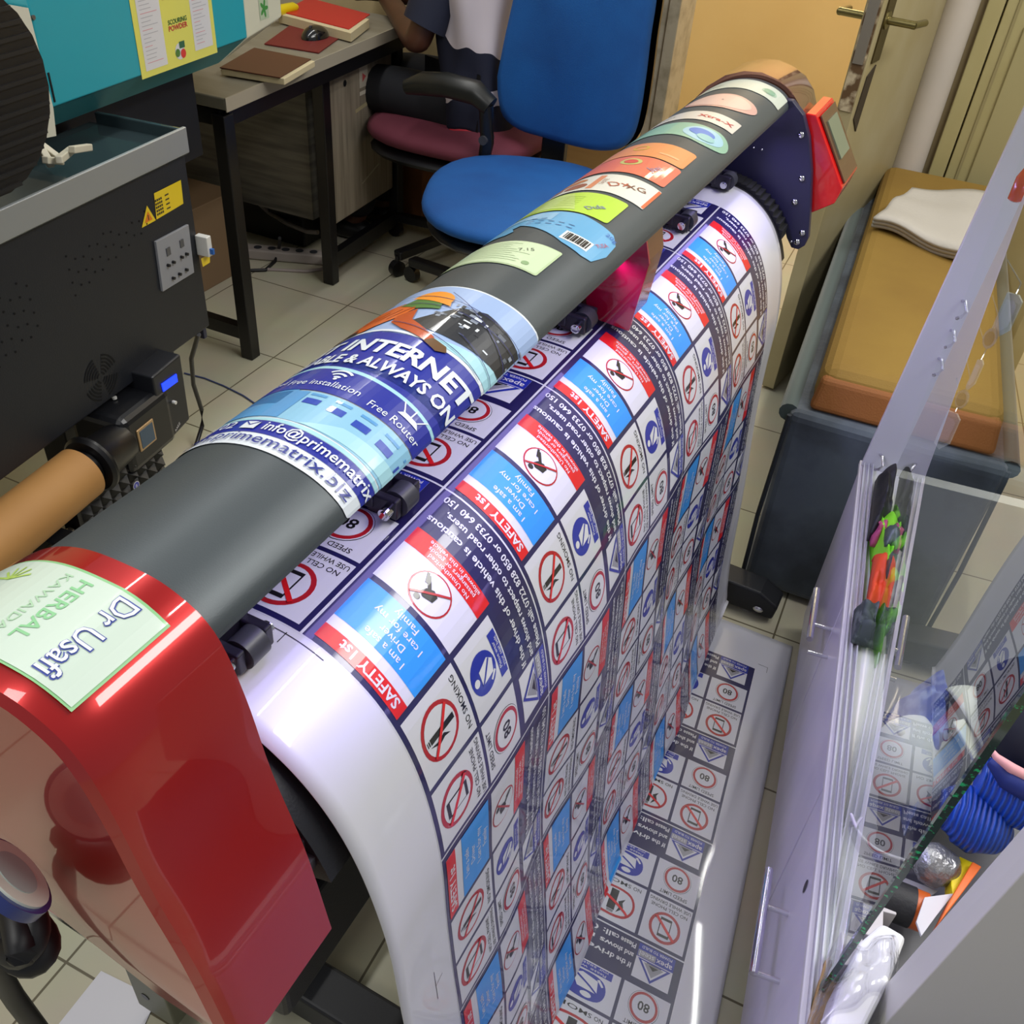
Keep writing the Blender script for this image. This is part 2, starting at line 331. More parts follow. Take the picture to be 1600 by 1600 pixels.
cov = put('cover', MB().prism([tuple(p) for p in CD[::2]]+[(-.308, 1.028), (-.34, 1.04), (-.40, 1.045), (-.455, 1.0), (-.478, .94), (-.490, .90)], 'y', Y0, Y1), M_COVER, pr, smooth=35, local=True)
cov['label'] = 'long curved satin black lid'
# end caps
CAPP = dense([(-.54, .87), (-.545, .93), (-.525, .965), (-.49, 1.000), (-.460, 1.027), (-.427, 1.052), (-.395, 1.066), (-.362, 1.070), (-.328, 1.067), (-.299, 1.047), (-.283, 1.0), (-.270, .93), (-.250, .855), (-.234, .763)], 5)
def cap(y0, y1, name, lab):
    mb = MB(); low = [(-.29, .765), (-.40, .80), (-.52, .83)]
    pr_ = [tuple(p) for p in CAPP]+low
    if name == 'far_cap': pr_ = [(-.507, .90), (-.490, .965), (-.470, 1.012), (-.449, 1.040), (-.422, 1.062), (-.392, 1.074), (-.362, 1.077), (-.334, 1.071), (-.310, 1.060), (-.290, 1.04), (-.270, 1.0), (-.258, .93), (-.254, .86), (-.4, .85)]
    c = np.mean(pr_, axis=0); n = len(pr_)
    far = mat('far_cap_reflection_tint', '#a06a5a', .12, .75, coat=1.0)  # cap is red; the pale brown of its reflections is put into the colour
    ys = [(y0, .90), (y0+.004, .955), (y0+.013, .985), (y0+.028, 1.0), (y1, 1.0)] if name == 'near_cap' else [(y0, 1), (y1-.02, 1), (y1-.005, .97), (y1, .93)]
    vs = []; fs = []
    for y, k in ys:
        vs += [(c[0]+(p[0]-c[0])*k, y, c[1]+(p[1]-c[1])*k) for p in pr_]
    for i in range(len(ys)-1): fs += [(i*n+j, (i+1)*n+j, (i+1)*n+(j+1) % n, i*n+(j+1) % n) for j in range(n)]
    fs += [list(range(n)), list(range(len(ys)*n-1, (len(ys)-1)*n-1, -1))]
    o = put('end_cap', mb.add(vs, fs), M_RED if name == 'near_cap' else far, pr, smooth=28, local=True, label=lab); return o
c1 = cap(.165, .268, 'near_cap', 'near glossy red end cap'); c2 = cap(1.672, 1.80, 'far_cap', 'far glossy red end cap')
put('cap_trim', MB().prism([(-.31, .80), (-.58, .83), (-.58, .824), (-.31, .794)], 'y', .166, .17), M_CHROME, c1, local=True)
# steel end plate at the far side
def L2(u, v, y): p = ay(u, v, y); return (p[0]*CY-p[1]*SY, p[2])
pl = [L2(*q, 1.66) for q in ((1238, 158), (1255, 180), (1264, 215), (1268, 270), (1266, 330), (1263, 372), (1257, 384), (1247, 390), (1236, 387), (1229, 372), (1222, 345), (1200, 312), (1170, 292), (1132, 282))]+[(-.46, .86), (-.49, .93), (-.47, 1.0), (-.42, 1.05)]
ep = put('end_plate', MB().prism(pl, 'y', 1.652, 1.668), M_NAVYP, pr, bevel=.002, local=True, label='dark navy steel end plate with screws')
for u, v in ((1250, 213), (1251, 281), (1240, 318), (1252, 366), (1244, 380), (1235, 379), (1175, 233), (1188, 236)):
    x, z = L2(u, v, 1.652); r = .0055 if u > 1200 and u != 1235 else .0025
    put('screw', MB().sph((x, 1.651, z), (r, .003, r), n=12, m=6), M_CHROME, ep, smooth=60, local=True)
# toothed cable guide between paper and plate
PROF = [(-.56, .885), (-.46, .900), (-.42, .908), (-.38, .911), (-.345, .908), (-.315, .897), (-.283, .874), (-.258, .842), (-.239, .80), (-.225, .745), (-.216, .68), (-.212, .58), (-.205, .45), (-.192, .30), (-.175, .16), (-.160, .085), (-.152, .050), (-.160, .024), (-.180, .013), (-.189, .0085), (-.182, .004), (-.15, .003), (-.10, .003), (-.06, .003), (.2, .003)]
DPROF = dense(PROF, 20)
tb = MB(); gp = [tuple(q) for q in DPROF[60:150:6]]
tb.prism(gp+[(x-.02, z-.02) for x, z in gp[::-1]], 'y', 1.607, 1.651)
for x, z in gp[1:-1]: tb.box((x-.004, 1.612, z-.008), (x+.006, 1.650, z+.007))
put('toothed_guide', tb, mat('matte_black_guide', '#08080c', .8), pr, local=True)
# red control box with tilted panel
cb = [(-.275, 1.03), (-.258, 1.03), (-.184, .925), (-.190, .898), (-.235, .865), (-.28, .9)]
bx = put('control_box', MB().prism(cb, 'y', 1.669, 1.80), mat('bright_red_gloss', '#d80a0e', .2, coat=.8), pr, bevel=.002, local=True, label='bright red control box')
put('control_panel', MB().hexa([(-.2535, 1.682, 1.026), (-.186, 1.682, .929), (-.186, 1.79, .929), (-.2535, 1.79, 1.026)], [(-.2515, 1.682, 1.028), (-.184, 1.682, .931), (-.184, 1.79, .931), (-.2515, 1.79, 1.028)]), mat('brown_panel_film', '#5b3a2b', .2, coat=.5), bx, local=True)
put('lcd_screen', MB().hexa([(-.243, 1.70, 1.0155), (-.205, 1.70, .961), (-.205, 1.77, .961), (-.243, 1.77, 1.0155)], [(-.241, 1.70, 1.017), (-.203, 1.70, .963), (-.203, 1.77, .963), (-.241, 1.77, 1.017)]), mat('grey_green_lcd', '#77806c', .15), bx, local=True)
# body under the lid
PD = dense(PROF, 20); S_ = np.concatenate([[0], np.cumsum(np.hypot(*np.diff(PD, axis=0).T))]); S_ = S_-S_[20]   # s = 0 at x = -.46
ap = [tuple(q) for q in PD[:161:5]]; apron = [(x-.006, z-.008) for x, z in ap]
put('front_apron', MB().prism(apron+[(apron[-1][0]-.05, apron[-1][1]-.02), (-.30, .70), (-.34, .82), (-.56, .84)], 'y', .285, 1.65), M_BLACKM, pr, smooth=35, local=True, label='black curved heater apron')
rb = MB()
for i in range(12):
    k = 60+8*i; x, z = PD[k]
    if k < 170: rb.box((x-.018, .272, z-.022), (x-.008, .285, z-.010))
put('apron_rib', rb, M_DGREY, pr, local=True)
put('body_beam', MB().box((-.56, .27, .66), (-.36, 1.66, .84)).box((-.52, .27, .52), (-.30, 1.655, .66)), M_BLACKM, pr, bevel=.008, local=True)
put('cutting_platen', MB().box((-.52, .27, .872), (-.37, 1.65, .895)), M_STEEL, pr, local=True)
put('back_panel', MB().prism([(-.50, .88), (-.49, .95), (-.46, .99), (-.45, .98), (-.475, .94), (-.485, .88)], 'y', .27, 1.66), M_BLACKM, pr, local=True)
put('led_strip', MB().box((-.345, .30, 1.0), (-.333, 1.62, 1.004)), mat('violet_led', '#b0a4ff', .4, emit=('#b8aaff', 6)), pr, local=True, label='glowing violet LED strip')
# pinch rollers
for y in (.350, .560, .975, 1.365, 1.58):
    q = -.352
    r0 = put('pinch_roller', MB().box((q-.045, y-.022, .920), (q-.022, y+.022, .948)).box((q-.03, y-.020, .915), (q+.002, y-.011, .936)).box((q-.03, y+.011, .915), (q+.002, y+.020, .936)).box((q-.12, y-.026, .935), (q-.04, y+.026, .965)), mat('violet_black_plastic', '#26242f', .3), pr, bevel=.002, local=True)
    put('roller_wheel', MB().cyl((q-.006, y-.010, .925), (q-.006, y+.010, .925), .0135, 24), M_DGREY, r0, smooth=40, local=True)
    put('roller_axle', MB().cyl((q-.006, y-.029, .925), (q-.006, y+.024, .925), .0058, 16).cyl((q-.006, y-.0305, .925), (q-.006, y-.028, .925), .004, 12), M_CHROME, r0, smooth=40, local=True)
# carriage with red side
yc = 1.0
def L3(u, v, y): p = ay(u, v, y); return (p[0]*CY-p[1]*SY, p[2])
sp = [(-.330, 1.045), (-.366, .952), (-.361, .932), (-.345, .920), (-.308, .917), (-.300, 1.000), (-.306, 1.03)]
ca = put('carriage', MB().prism([(-.41, 1.03), (-.42, .94), (-.36, .925), (-.312, .922), (-.303, 1.0), (-.31, 1.03)], 'y', yc+.004, yc+.07), mat('brown_smoked_plastic', '#6a4030', .2, coat=.5), pr, bevel=.002, local=True, label='brown smoked carriage front')
put('side_plate', MB().prism([(-.375, 1.03)]+[(x, z) for x, z in ((-.372, .952), (-.367, .930), (-.348, .917), (-.308, .914), (-.297, 1.004), (-.305, 1.03))], 'y', yc, yc+.004), mat('crimson_acrylic', '#96062a', .15, coat=.6), ca, local=True, label='crimson clear side plate')
# stand: posts, crossbar, feet
for y, lab in ((.33, 'near'), (1.60, 'far')):
    if lab == 'near':
        lg = put('stand_leg', MB().prism([(-.658, .03), (-.588, .03), (-.588, .66), (-.50, .74), (-.50, .83), (-.658, .83)], 'y', y, y+.05), mat('grey_green_steel', '#6d6e5e', .45, .3), pr, bevel=.004, local=True, label='grey steel stand leg')
        x, z = L3(208, 1581, y); put('leg_hole', MB().cyl((x, y-.001, z), (x, y+.002, z), .007, 16), M_BLACK, lg, local=True)
    else: lg = put('stand_leg', MB().box((-.56, y-.06, .03), (-.47, y-.01, .7)), M_BLACKM, pr, bevel=.004, local=True)
    yf = y if lab == 'far' else y+.10
    ft = put('stand_foot', MB().prism([(-.66, .012), (-.06 if lab == 'far' else -.25, .012), (-.055 if lab == 'far' else -.25, .05), (-.10 if lab == 'far' else -.27, .075), (-.66, .085)], 'y', yf, yf+.062), M_BLACKM, pr, bevel=.006, local=True)
    put('levelling_pad', MB().cyl((-.12 if lab == 'far' else -.3, yf+.03, 0), (-.12 if lab == 'far' else -.3, yf+.03, .012), .02), M_CHROME, ft, local=True, smooth=40)
    if lab == 'far': put('foot_bolt', MB().sph((-.094, yf-.001, .03), (.012, .004, .008), n=12, m=6), M_CHROME, ft, local=True, smooth=60)
put('stand_crossbar', MB().box((-.55, .36, .16), (-.49, 1.56, .22)), M_BLACKM, pr, local=True)
# oval badge, cable on the near cap
bd = thing('oval_badge', 'small white oval badge with blue rim hanging by the near red cap', 'badge', ay(22, 1366, .150))
bc0 = Vector(ay(22, 1366, .150)); vv_ = (Vector((0, 0, H))-bc0).normalized(); mm_ = Vector(tuple(CAMR[0]))*.70-Vector(tuple(CAMR[1]))*.62; mm_ = (mm_-vv_*mm_.dot(vv_)).normalized(); nb_ = (vv_*.40+mm_*.92).normalized()
put('badge_body', MB().tube([bc0-nb_*.007, bc0], .028, 36), mat('badge_blue', '#22306e', .3, coat=.5), bd, smooth=40)
put('badge_face', MB().tube([bc0, bc0+nb_*.0015], .0245, 36), mat('badge_white', '#d6dccf', .3, coat=.5), bd, smooth=40)
put('badge_centre', MB().tube([bc0+nb_*.0015, bc0+nb_*.002], .015, 30), mat('badge_grey', '#a9b8b4', .3), bd, smooth=40)
kc0 = Vector(ay(22, 1452, .145))
kn = thing('knotted_cable', 'black knotted cable bundle beneath the oval badge at left edge', 'cable', tuple(kc0))
path = [(kc0.x+.020*math.sin(t*1.9), kc0.y+.010*math.cos(t*2.3), kc0.z+.014*math.cos(t*1.3)) for t in np.linspace(0, 9, 60)]
put('knot', MB().tube(path, .009, 8), mat('black_rubber_cable', '#0d0d10', .5), kn, smooth=50)
put('lead', MB().tube([tuple(kc0+Vector(q)) for q in ((-.01, 0, -.01), (-.03, .0, -.03), (-.055, 0, -.07), (-.08, .01, -.2), (-.1, .03, -.5))]+[(kc0.x-.12, .2, .006)], .008, 8), MATS['black_rubber_cable'], kn, smooth=50)
# label on the near cap
CAPS = np.concatenate([[0], np.cumsum(np.hypot(*np.diff(CAPP, axis=0).T))])
def cap_fn(U, V):
    x = np.interp(U, CAPS, CAPP[:, 0]); z = np.interp(U, CAPS, CAPP[:, 1]); e = .003
    dx = np.interp(U+e, CAPS, CAPP[:, 0])-np.interp(U-e, CAPS, CAPP[:, 0]); dz = np.interp(U+e, CAPS, CAPP[:, 1])-np.interp(U-e, CAPS, CAPP[:, 1]); l = np.hypot(dx, dz)
    n = np.stack([-dz/l, 0*x, dx/l], 1); return np.stack([x, V, z], 1)+n*.0006, n
# cap label: U from back to front, V along y; lettering turned upside down
uC = np.interp(-.309, CAPP[:, 0], CAPS)
A_ = Art(); g0 = G('#8fc88c'); g1 = G('#cfe0d2'); g2 = G('#8fce96'); g3 = G('#4353a8'); g4 = G('#b8d86a'); g5 = G('#e6ecf0')
ua, ub, va, vb = uC-.19, uC-.004, .180, .252
A_.poly([(ua, va), (ub, va), (ub, vb-.002), (ua+.15, vb), (ua, vb)], g0, 1); A_.poly([(ua, va+.0015), (ub-.0018, va+.0015), (ub-.0018, vb-.004), (ua+.15, vb-.002), (ua, vb-.002)], g1, 2)
def flip_text(s, u, v, size, m, L, bold=0, fit=None): A_.text(s, u, v, size, m, L, 'c', bold, fit, rot=pi)
vm = (va+vb)/2
def cap_text(t, u, v, size, m, L, bold=0, fit=None): A_.text(t, u, v, size, m, L, 'c', bold, fit, rot=-pi/2)
cap_text('Dr Usafi', ub-.032, vm, .021, g3, 3, .034, .061); cap_text('Dr Usafi', ub-.032, vm, .021, g5, 4, .004, .0590)
cap_text('HERBAL', ub-.060, vm+.004, .014, g2, 3, .01, .050); cap_text('KAWAIDA', ub-.072, vm+.004, .009, G('#b4d8b6'), 3, 0, .050)
A_.poly([(ub-.098+.015*math.cos(t), va+.014+.009*math.sin(t)+.006*math.cos(t)) for t in np.linspace(0, 2*pi, 20, endpoint=False)], g4, 3)
for k in range(6): a = .5+k*.5; A_.line((ub-.108, va+.052), (ub-.108+.016*math.cos(a), va+.052+.012*math.sin(a)), .0016, g4, 3)
art_obj('cap_label', A_, cap_fn, c1, .008, label='pale green label with blue lettering')
# ------------------------------------------------------------------ stickers on the lid
def pill(u0, u1, v0, v1, r=.006, n=5):
    pts = []
    for cx, cy, a in ((u1-r, v0+r, -pi/2), (u1-r, v1-r, 0), (u0+r, v1-r, pi/2), (u0+r, v0+r, pi)):
        pts += [(cx+r*math.cos(a+pi/2*i/n), cy+r*math.sin(a+pi/2*i/n)) for i in range(n+1)]
    return pts
def lid_sticker(name, art, label): return art_obj(name, art, cover_fn(), pr, .006, label=label, dz=.0003)
# the big banner
A_ = Art(); blu = G('#1d2a9c'); blu2 = G('#2748b4'); lb = G('#8fc6e4'); sky = G('#9fb8e2'); wh = G('#e4ecf4'); dk = G('#20242c'); org = G('#d8641c'); org2 = G('#b84a14'); yel = G('#f09628'); gry = G('#8f98a8'); grn = G('#4a7a3a'); dbl = G('#16206a'); lb2 = G('#5a9ed8'); teal = G('#a9dbe8')
Ya, Yb = .402, .706; Ue = CS[-1]-.001
A_.poly(pill(.075, Ue, Ya, Yb, .004), wh, 1)
A_.rect(.075, Ya+.017, Ue, Ya+.034, blu, 2); A_.rect(.075, Ya+.0345, Ue, Ya+.0385, teal, 2)
A_.rect(.075, Ya+.040, Ue, Ya+.083, lb, 2)                       # light pictured building
A_.poly([(.075, Ya+.072), (.20, Ya+.060), (.20, Ya+.085), (.075, Ya+.085)], lb2, 3)
for i in range(5): A_.rect(.215+.023*i, Ya+.0655-.0016*i, .229+.023*i, Ya+.073-.0016*i, blu2, 3); A_.rect(.215+.023*i, Ya+.0775-.001*i, .229+.023*i, Ya+.0805-.001*i, lb2, 3)
A_.poly([(.23, Ya+.040), (Ue, Ya+.043), (Ue, Ya+.058), (.26, Ya+.055)], teal, 3)
A_.rect(.152, Ya+.0405, .212, Ya+.082, lb2, 3)                   # plain area
A_.poly([(.075, Ya+.082), (.19, Ya+.084), (Ue, Ya+.084), (Ue, Ya+.112), (.19, Ya+.122), (.075, Ya+.116)], blu, 4)
A_.poly([(.075, Ya+.116), (.19, Ya+.122), (Ue, Ya+.112), (Ue, Ya+.1155), (.19, Ya+.1265), (.075, Ya+.121)], teal, 4)
A_.rect(.075, Ya+.1265, Ue, Ya+.137, blu2, 3); A_.poly([(.075, Ya+.121), (.19, Ya+.1265), (Ue, Ya+.1155), (Ue, Ya+.192), (.20, Ya+.197), (.075, Ya+.19)], blu, 3)
A_.poly([(.075, Ya+.19), (.20, Ya+.197), (Ue, Ya+.192), (Ue, Ya+.1965), (.2, Ya+.201), (.075, Ya+.1945)], wh, 4)
A_.poly([(.235, Ya+.199), (Ue, Ya+.1965), (Ue, Ya+.221), (.26, Ya+.207)], teal, 5)
A_.rect(.075, Ya+.1945, Ue, Yb-.003, sky, 3)
A_.text('www.primematrix.biz', .135, Ya+.0045, .0165, G('#2a3690'), 5, 'l', .004, .166)
A_.text('140102', .135, Ya+.021, .0145, wh, 5, 'l', .006, .050); A_.text('info@primematrix', .213, Ya+.0215, .0155, wh, 5, 'l', .012, .098)
A_.rect(.193, Ya+.0205, .207, Ya+.0305, wh, 5); A_.line((.193, Ya+.0305), (.200, Ya+.025), .001, blu, 6); A_.line((.207, Ya+.0305), (.200, Ya+.025), .001, blu, 6)
A_.text('Free installation', .213, Ya+.0925, .0115, wh, 6, 'c', .0, .068); A_.text('unlimited', .156, Ya+.096, .0105, wh, 6, 'c', 0, .036)
for r in (.005, .010, .015): A_.ring(.218, Ya+.104, r, .0024, wh, 6, 12, a=pi*.25, b=pi*.75)
A_.disc(.218, Ya+.1045, .0018, wh, 6, 10)
A_.text('Free Router', .281, Ya+.0885, .0115, wh, 6, 'c', .0, .048)
A_.poly([(.277, Ya+.101), (.297, Ya+.101), (.293, Ya+.106), (.281, Ya+.106)], wh, 6)
for d in (-.009, 0, .009): A_.line((.287+d*.7, Ya+.106), (.287+d*1.3, Ya+.1155), .0011, wh, 6)
A_.text('RELIABLE & ALWAYS ON', .137, Ya+.133, .021, wh, 6, 'l', .026, .172)
A_.text('FAST INTERNET', .118, Ya+.157, .0305, wh, 6, 'l', .032, .192)
# worker picture: sky, equipment frame, orange suit, helmet, wires
A_.poly([(.215, Ya+.222), (.24, Ya+.262), (.262, Ya+.272), (.318, Ya+.258), (.330, Ya+.236), (.31, Ya+.219), (.262, Ya+.213), (.235, Ya+.212)], dk, 5)
rr = random.Random(5)
for i in range(46):
    u = .222+.098*rr.random(); v = Ya+.222+.042*rr.random(); A_.rect(u, v, u+.002+.007*rr.random(), v+.001+.004*rr.random(), rr.choice((wh, gry, gry, dk, G('#5c6472'))), 6)
A_.poly([(.105, Ya+.20), (.175, Ya+.20), (.197, Ya+.226), (.205, Ya+.252), (.190, Ya+.262), (.165, Ya+.255), (.13, Ya+.232)], org, 6)
A_.poly([(.196, Ya+.228), (.207, Ya+.245), (.215, Ya+.222), (.248, Ya+.203), (.243, Ya+.194), (.215, Ya+.203), (.198, Ya+.214)], org2, 7)
A_.poly([(.243, Ya+.203), (.262, Ya+.199), (.266, Ya+.192), (.258, Ya+.187), (.243, Ya+.193)], G('#6a4a28'), 7)
for i in range(7): A_.line((.12+.011*i, Ya+.206+.003*i), (.135+.011*i, Ya+.226+.004*i), .0016, org2, 7)
A_.poly([(.10, Ya+.196), (.17, Ya+.197), (.165, Ya+.209), (.11, Ya+.206)], G('#3a2a22'), 7)
A_.poly([(.182, Ya+.254), (.192, Ya+.268), (.222, Ya+.262), (.226, Ya+.250), (.205, Ya+.246)], grn, 7)
A_.poly([(.190+.0, Ya+.268)]+[(.208+.021*math.cos(t), Ya+.268+.017*math.sin(t)) for t in np.linspace(pi, -.15, 12)]+[(.232, Ya+.258)], yel, 8)
for a, b in (((.09, .285), (.33, .262)), ((.10, .262), (.335, .250)), ((.22, .285), (.335, .228)), ((.20, .215), (.30, .195)), ((.26, .225), (.34, .205))): A_.line((a[0], Ya+a[1]), (min(b[0], Ue-.001), Ya+b[1]), .0008, dbl, 9)
lid_sticker('internet_banner', A_, 'blue internet advert with white lettering and worker in orange')
# pale green spec label
A_ = Art(); A_.poly(pill(.10, .262, .772, .836, .003), G('#c4d8ac'), 1); A_.poly(pill(.102, .260, .774, .834, .002), G('#cfe2bc'), 2)
for i in range(9): A_.rect(.15, .783+.0055*i, .15+.05+.04*rr.random(), .7838+.0055*i, G('#9fb890'), 3)
A_.text('7.15', .232, .812, .010, G('#50604c'), 3, rot=.5); A_.disc(.243, .786, .004, G('#90b080'), 3)
lid_sticker('ingredients_label', A_, 'pale green rectangular label nearest the advert')
A_ = Art(); A_.poly([(.10, .862), (.18, .862), (.186, .872), (.178, .885), (.184, .893), (.20, .884), (.25, .857), (.275, .852), (.287, .856), (.294, .885), (.292, .915), (.282, .928), (.24, .936), (.16, .934), (.10, .925)], G('#66acd8'), 1)
A_.poly([(.10, .905), (.18, .912), (.215, .905), (.215, .93), (.16, .931), (.10, .922)], G('#90c0e0'), 2); A_.rect(.243, .864, .276, .886, G('#e8eef0'), 2)
for i in range(14): A_.rect(.246+.002*i, .867, .247+.002*i+.0006*(i % 3), .883, P_BLK, 3)
A_.text('7USA', .285, .893, .008, G('#c05070'), 3, rot=1.2); A_.text('20g', .283, .916, .010, G('#3a6ac0'), 3)
for i in range(12): A_.rect(.19+.012*(i % 5), .893+.008*(i//5), .197+.012*(i % 5), .8945+.008*(i//5), G('#4a7cb0'), 3)
lid_sticker('barcode_label', A_, 'light blue label with barcode')
A_ = Art(); A_.poly(pill(.10, .267, .940, 1.008, .005), G('#b8dc48'), 1); A_.poly([(.10, .946), (.225, .946), (.20, 1.004), (.10, 1.004)], G('#c0d878'), 2)
for i in range(6): A_.rect(.15, .955+.007*i, .22, .9558+.007*i, G('#94b050'), 3)
A_.text('Dula', .245, .962, .013, G('#8898a0'), 3, bold=.02, rot=.9); lid_sticker('lime_label', A_, 'bright lime green label')
A_ = Art(); A_.poly(pill(.10, .281, 1.018, 1.084, .002), G('#e0dfd4'), 1); A_.poly([(.277, 1.02), (.281, 1.02), (.281, 1.082), (.277, 1.082)], G('#d86838'), 2)
A_.rect(.203, 1.024, .211, 1.078, G('#d88860'), 2); A_.text('TASTE', .219, 1.052, .008, G('#8a5040'), 3, rot=pi/2); A_.text('Dx', .240, 1.045, .022, G('#b8604a'), 3, rot=.6); A_.text('XG', .258, 1.050, .018, G('#784838'), 3, rot=.4)
A_.disc(.17, 1.064, .02, G('#c88040'), 2, ry=.010); A_.disc(.185, 1.038, .015, G('#a06040'), 2, ry=.012); A_.disc(.155, 1.04, .012, G('#b87850'), 3, ry=.008)
lid_sticker('pastry_label', A_, 'white label with orange edge and brown food picture')
A_ = Art(); A_.poly(pill(.10, .277, 1.096, 1.168, .006), G('#dc7058'), 1); A_.disc(.216, 1.142, .014, G('#c0c070'), 2); A_.disc(.216, 1.142, .009, G('#d04040'), 3); A_.text('Jani', .255, 1.13, .016, G('#8088b0'), 3, rot=1.1); A_.text('Tamu', .14, 1.13, .014, G('#e8a090'), 3)
lid_sticker('salmon_label', A_, 'salmon red label with small emblem')
A_ = Art(); A_.poly(pill(.10, .275, 1.172, 1.236, .006), G('#e09058'), 1); A_.ring(.205, 1.208, .011, .003, G('#d0b040'), 2, 16); A_.rect(.235, 1.19, .262, 1.196, G('#e8a878'), 2)
lid_sticker('orange_label', A_, 'orange label above the salmon one')
A_ = Art(); A_.poly([(.10, 1.285), (.22, 1.285)]+[(.262+.034*math.cos(t), 1.315+.036*math.sin(t)) for t in np.linspace(-pi/2, pi/2, 14)]+[(.22, 1.352), (.10, 1.352)], G('#8fb8a0'), 1); A_.disc(.256, 1.316, .030, G('#a0c8d8'), 2, ry=.029); A_.disc(.252, 1.320, .019, G('#4a78c8'), 3, ry=.015); A_.disc(.262, 1.306, .013, G('#8fc0c0'), 4, ry=.012); A_.disc(.15, 1.33, .015, G('#70a890'), 2, ry=.01)
lid_sticker('rounded_teal_label', A_, 'teal label with blue round emblem')
A_ = Art(); A_.poly(pill(.10, .282, 1.374, 1.424, .002), G('#d8d0c4'), 1); A_.text('Xtra-X', .248, 1.392, .018, G('#b82838'), 2, bold=.02, fit=.055); A_.text('drops', .17, 1.395, .014, G('#90a090'), 2); lid_sticker('narrow_white_label', A_, 'narrow cream label with red lettering')
A_ = Art(); A_.disc(.225, 1.500, .058, G('#d0a498'), 1, 36, ry=.043); A_.disc(.222, 1.50, .050, G('#dab8ac'), 2, 36, ry=.036); A_.text('.', .226, 1.5, .03, G('#6a6470'), 3); lid_sticker('oval_pink_label', A_, 'pink oval label')
A_ = Art(); A_.poly(pill(.10, .300, 1.588, 1.652, .002), G('#c4ccc0'), 1); A_.disc(.270, 1.62, .010, G('#7fa890'), 2); A_.ring(.27, 1.62, .013, .002, G('#9cc0a8'), 2, 20); A_.text('UPF', .18, 1.61, .016, G('#8a9a90'), 2); lid_sticker('silver_label', A_, 'silvery white label by the far red cap')
# ------------------------------------------------------------------ THE PRINTED VINYL SHEET
SH0, SH1 = .303, 1.606
def sheet_fn(U, V):   # U = s, V = y (local)
    def pos(U, V):
        q = np.clip((U-1.02)/.07, 0, 1); U = U+(.035+.07*(1.5-V))*q*q*(3-2*q)
        x = np.interp(U, S_, PD[:, 0]); z = np.interp(U, S_, PD[:, 1]); low = np.clip(1-z/.9, 0, 1)
        x = x+.035*(1.5-V)*low+.003*np.sin(V*26+1.0)*np.clip(low*2.2, 0, 1)*(z > .05)+.004*np.sin(V*11+z*9)*np.clip(low*2, 0, 1)*(z > .05)
        z = z+.0009*(1+np.sin(V*13+U*17))*np.clip((U-1.10)*12, 0, 1)
        return np.stack([x, V-.050*np.clip((low-.6)/.4, 0, 1)**1.5, z], 1)
    e = .003; p = pos(U, V); a = pos(U+e, V)-pos(U-e, V); b = pos(U, V+e)-pos(U, V-e); n = np.cross(a, b); n /= np.linalg.norm(n, axis=1)[:, None]+1e-12
    return p, n
SE = 1.262
sheet = thing('printed_vinyl_sheet', 'long white vinyl sheet of safety stickers hanging from printer onto the floor', 'vinyl sheet', (0, 0, 0), -YAW)
us = np.concatenate([np.linspace(-.09, .40, 80), np.linspace(.41, .98, 45), np.linspace(.984, 1.12, 60), np.linspace(1.125, SE, 20)]); vs_ = np.linspace(SH0, SH1, 90)
UU, VV = np.meshgrid(us, vs_, indexing='ij'); p, n = sheet_fn(UU.ravel(), VV.ravel()); nv = len(vs_)
ms = MB(); ms.add(p.tolist(), [(i*nv+j, (i+1)*nv+j, (i+1)*nv+j+1, i*nv+j+1) for i in range(len(us)-1) for j in range(nv-1)])
sb = put('vinyl_base', ms, P_W, sheet, smooth=60, local=True, fix=False); md = sb.modifiers.new('t', 'SOLIDIFY'); md.thickness = .0007; md.offset = -1
PA, PB = .270, .2215
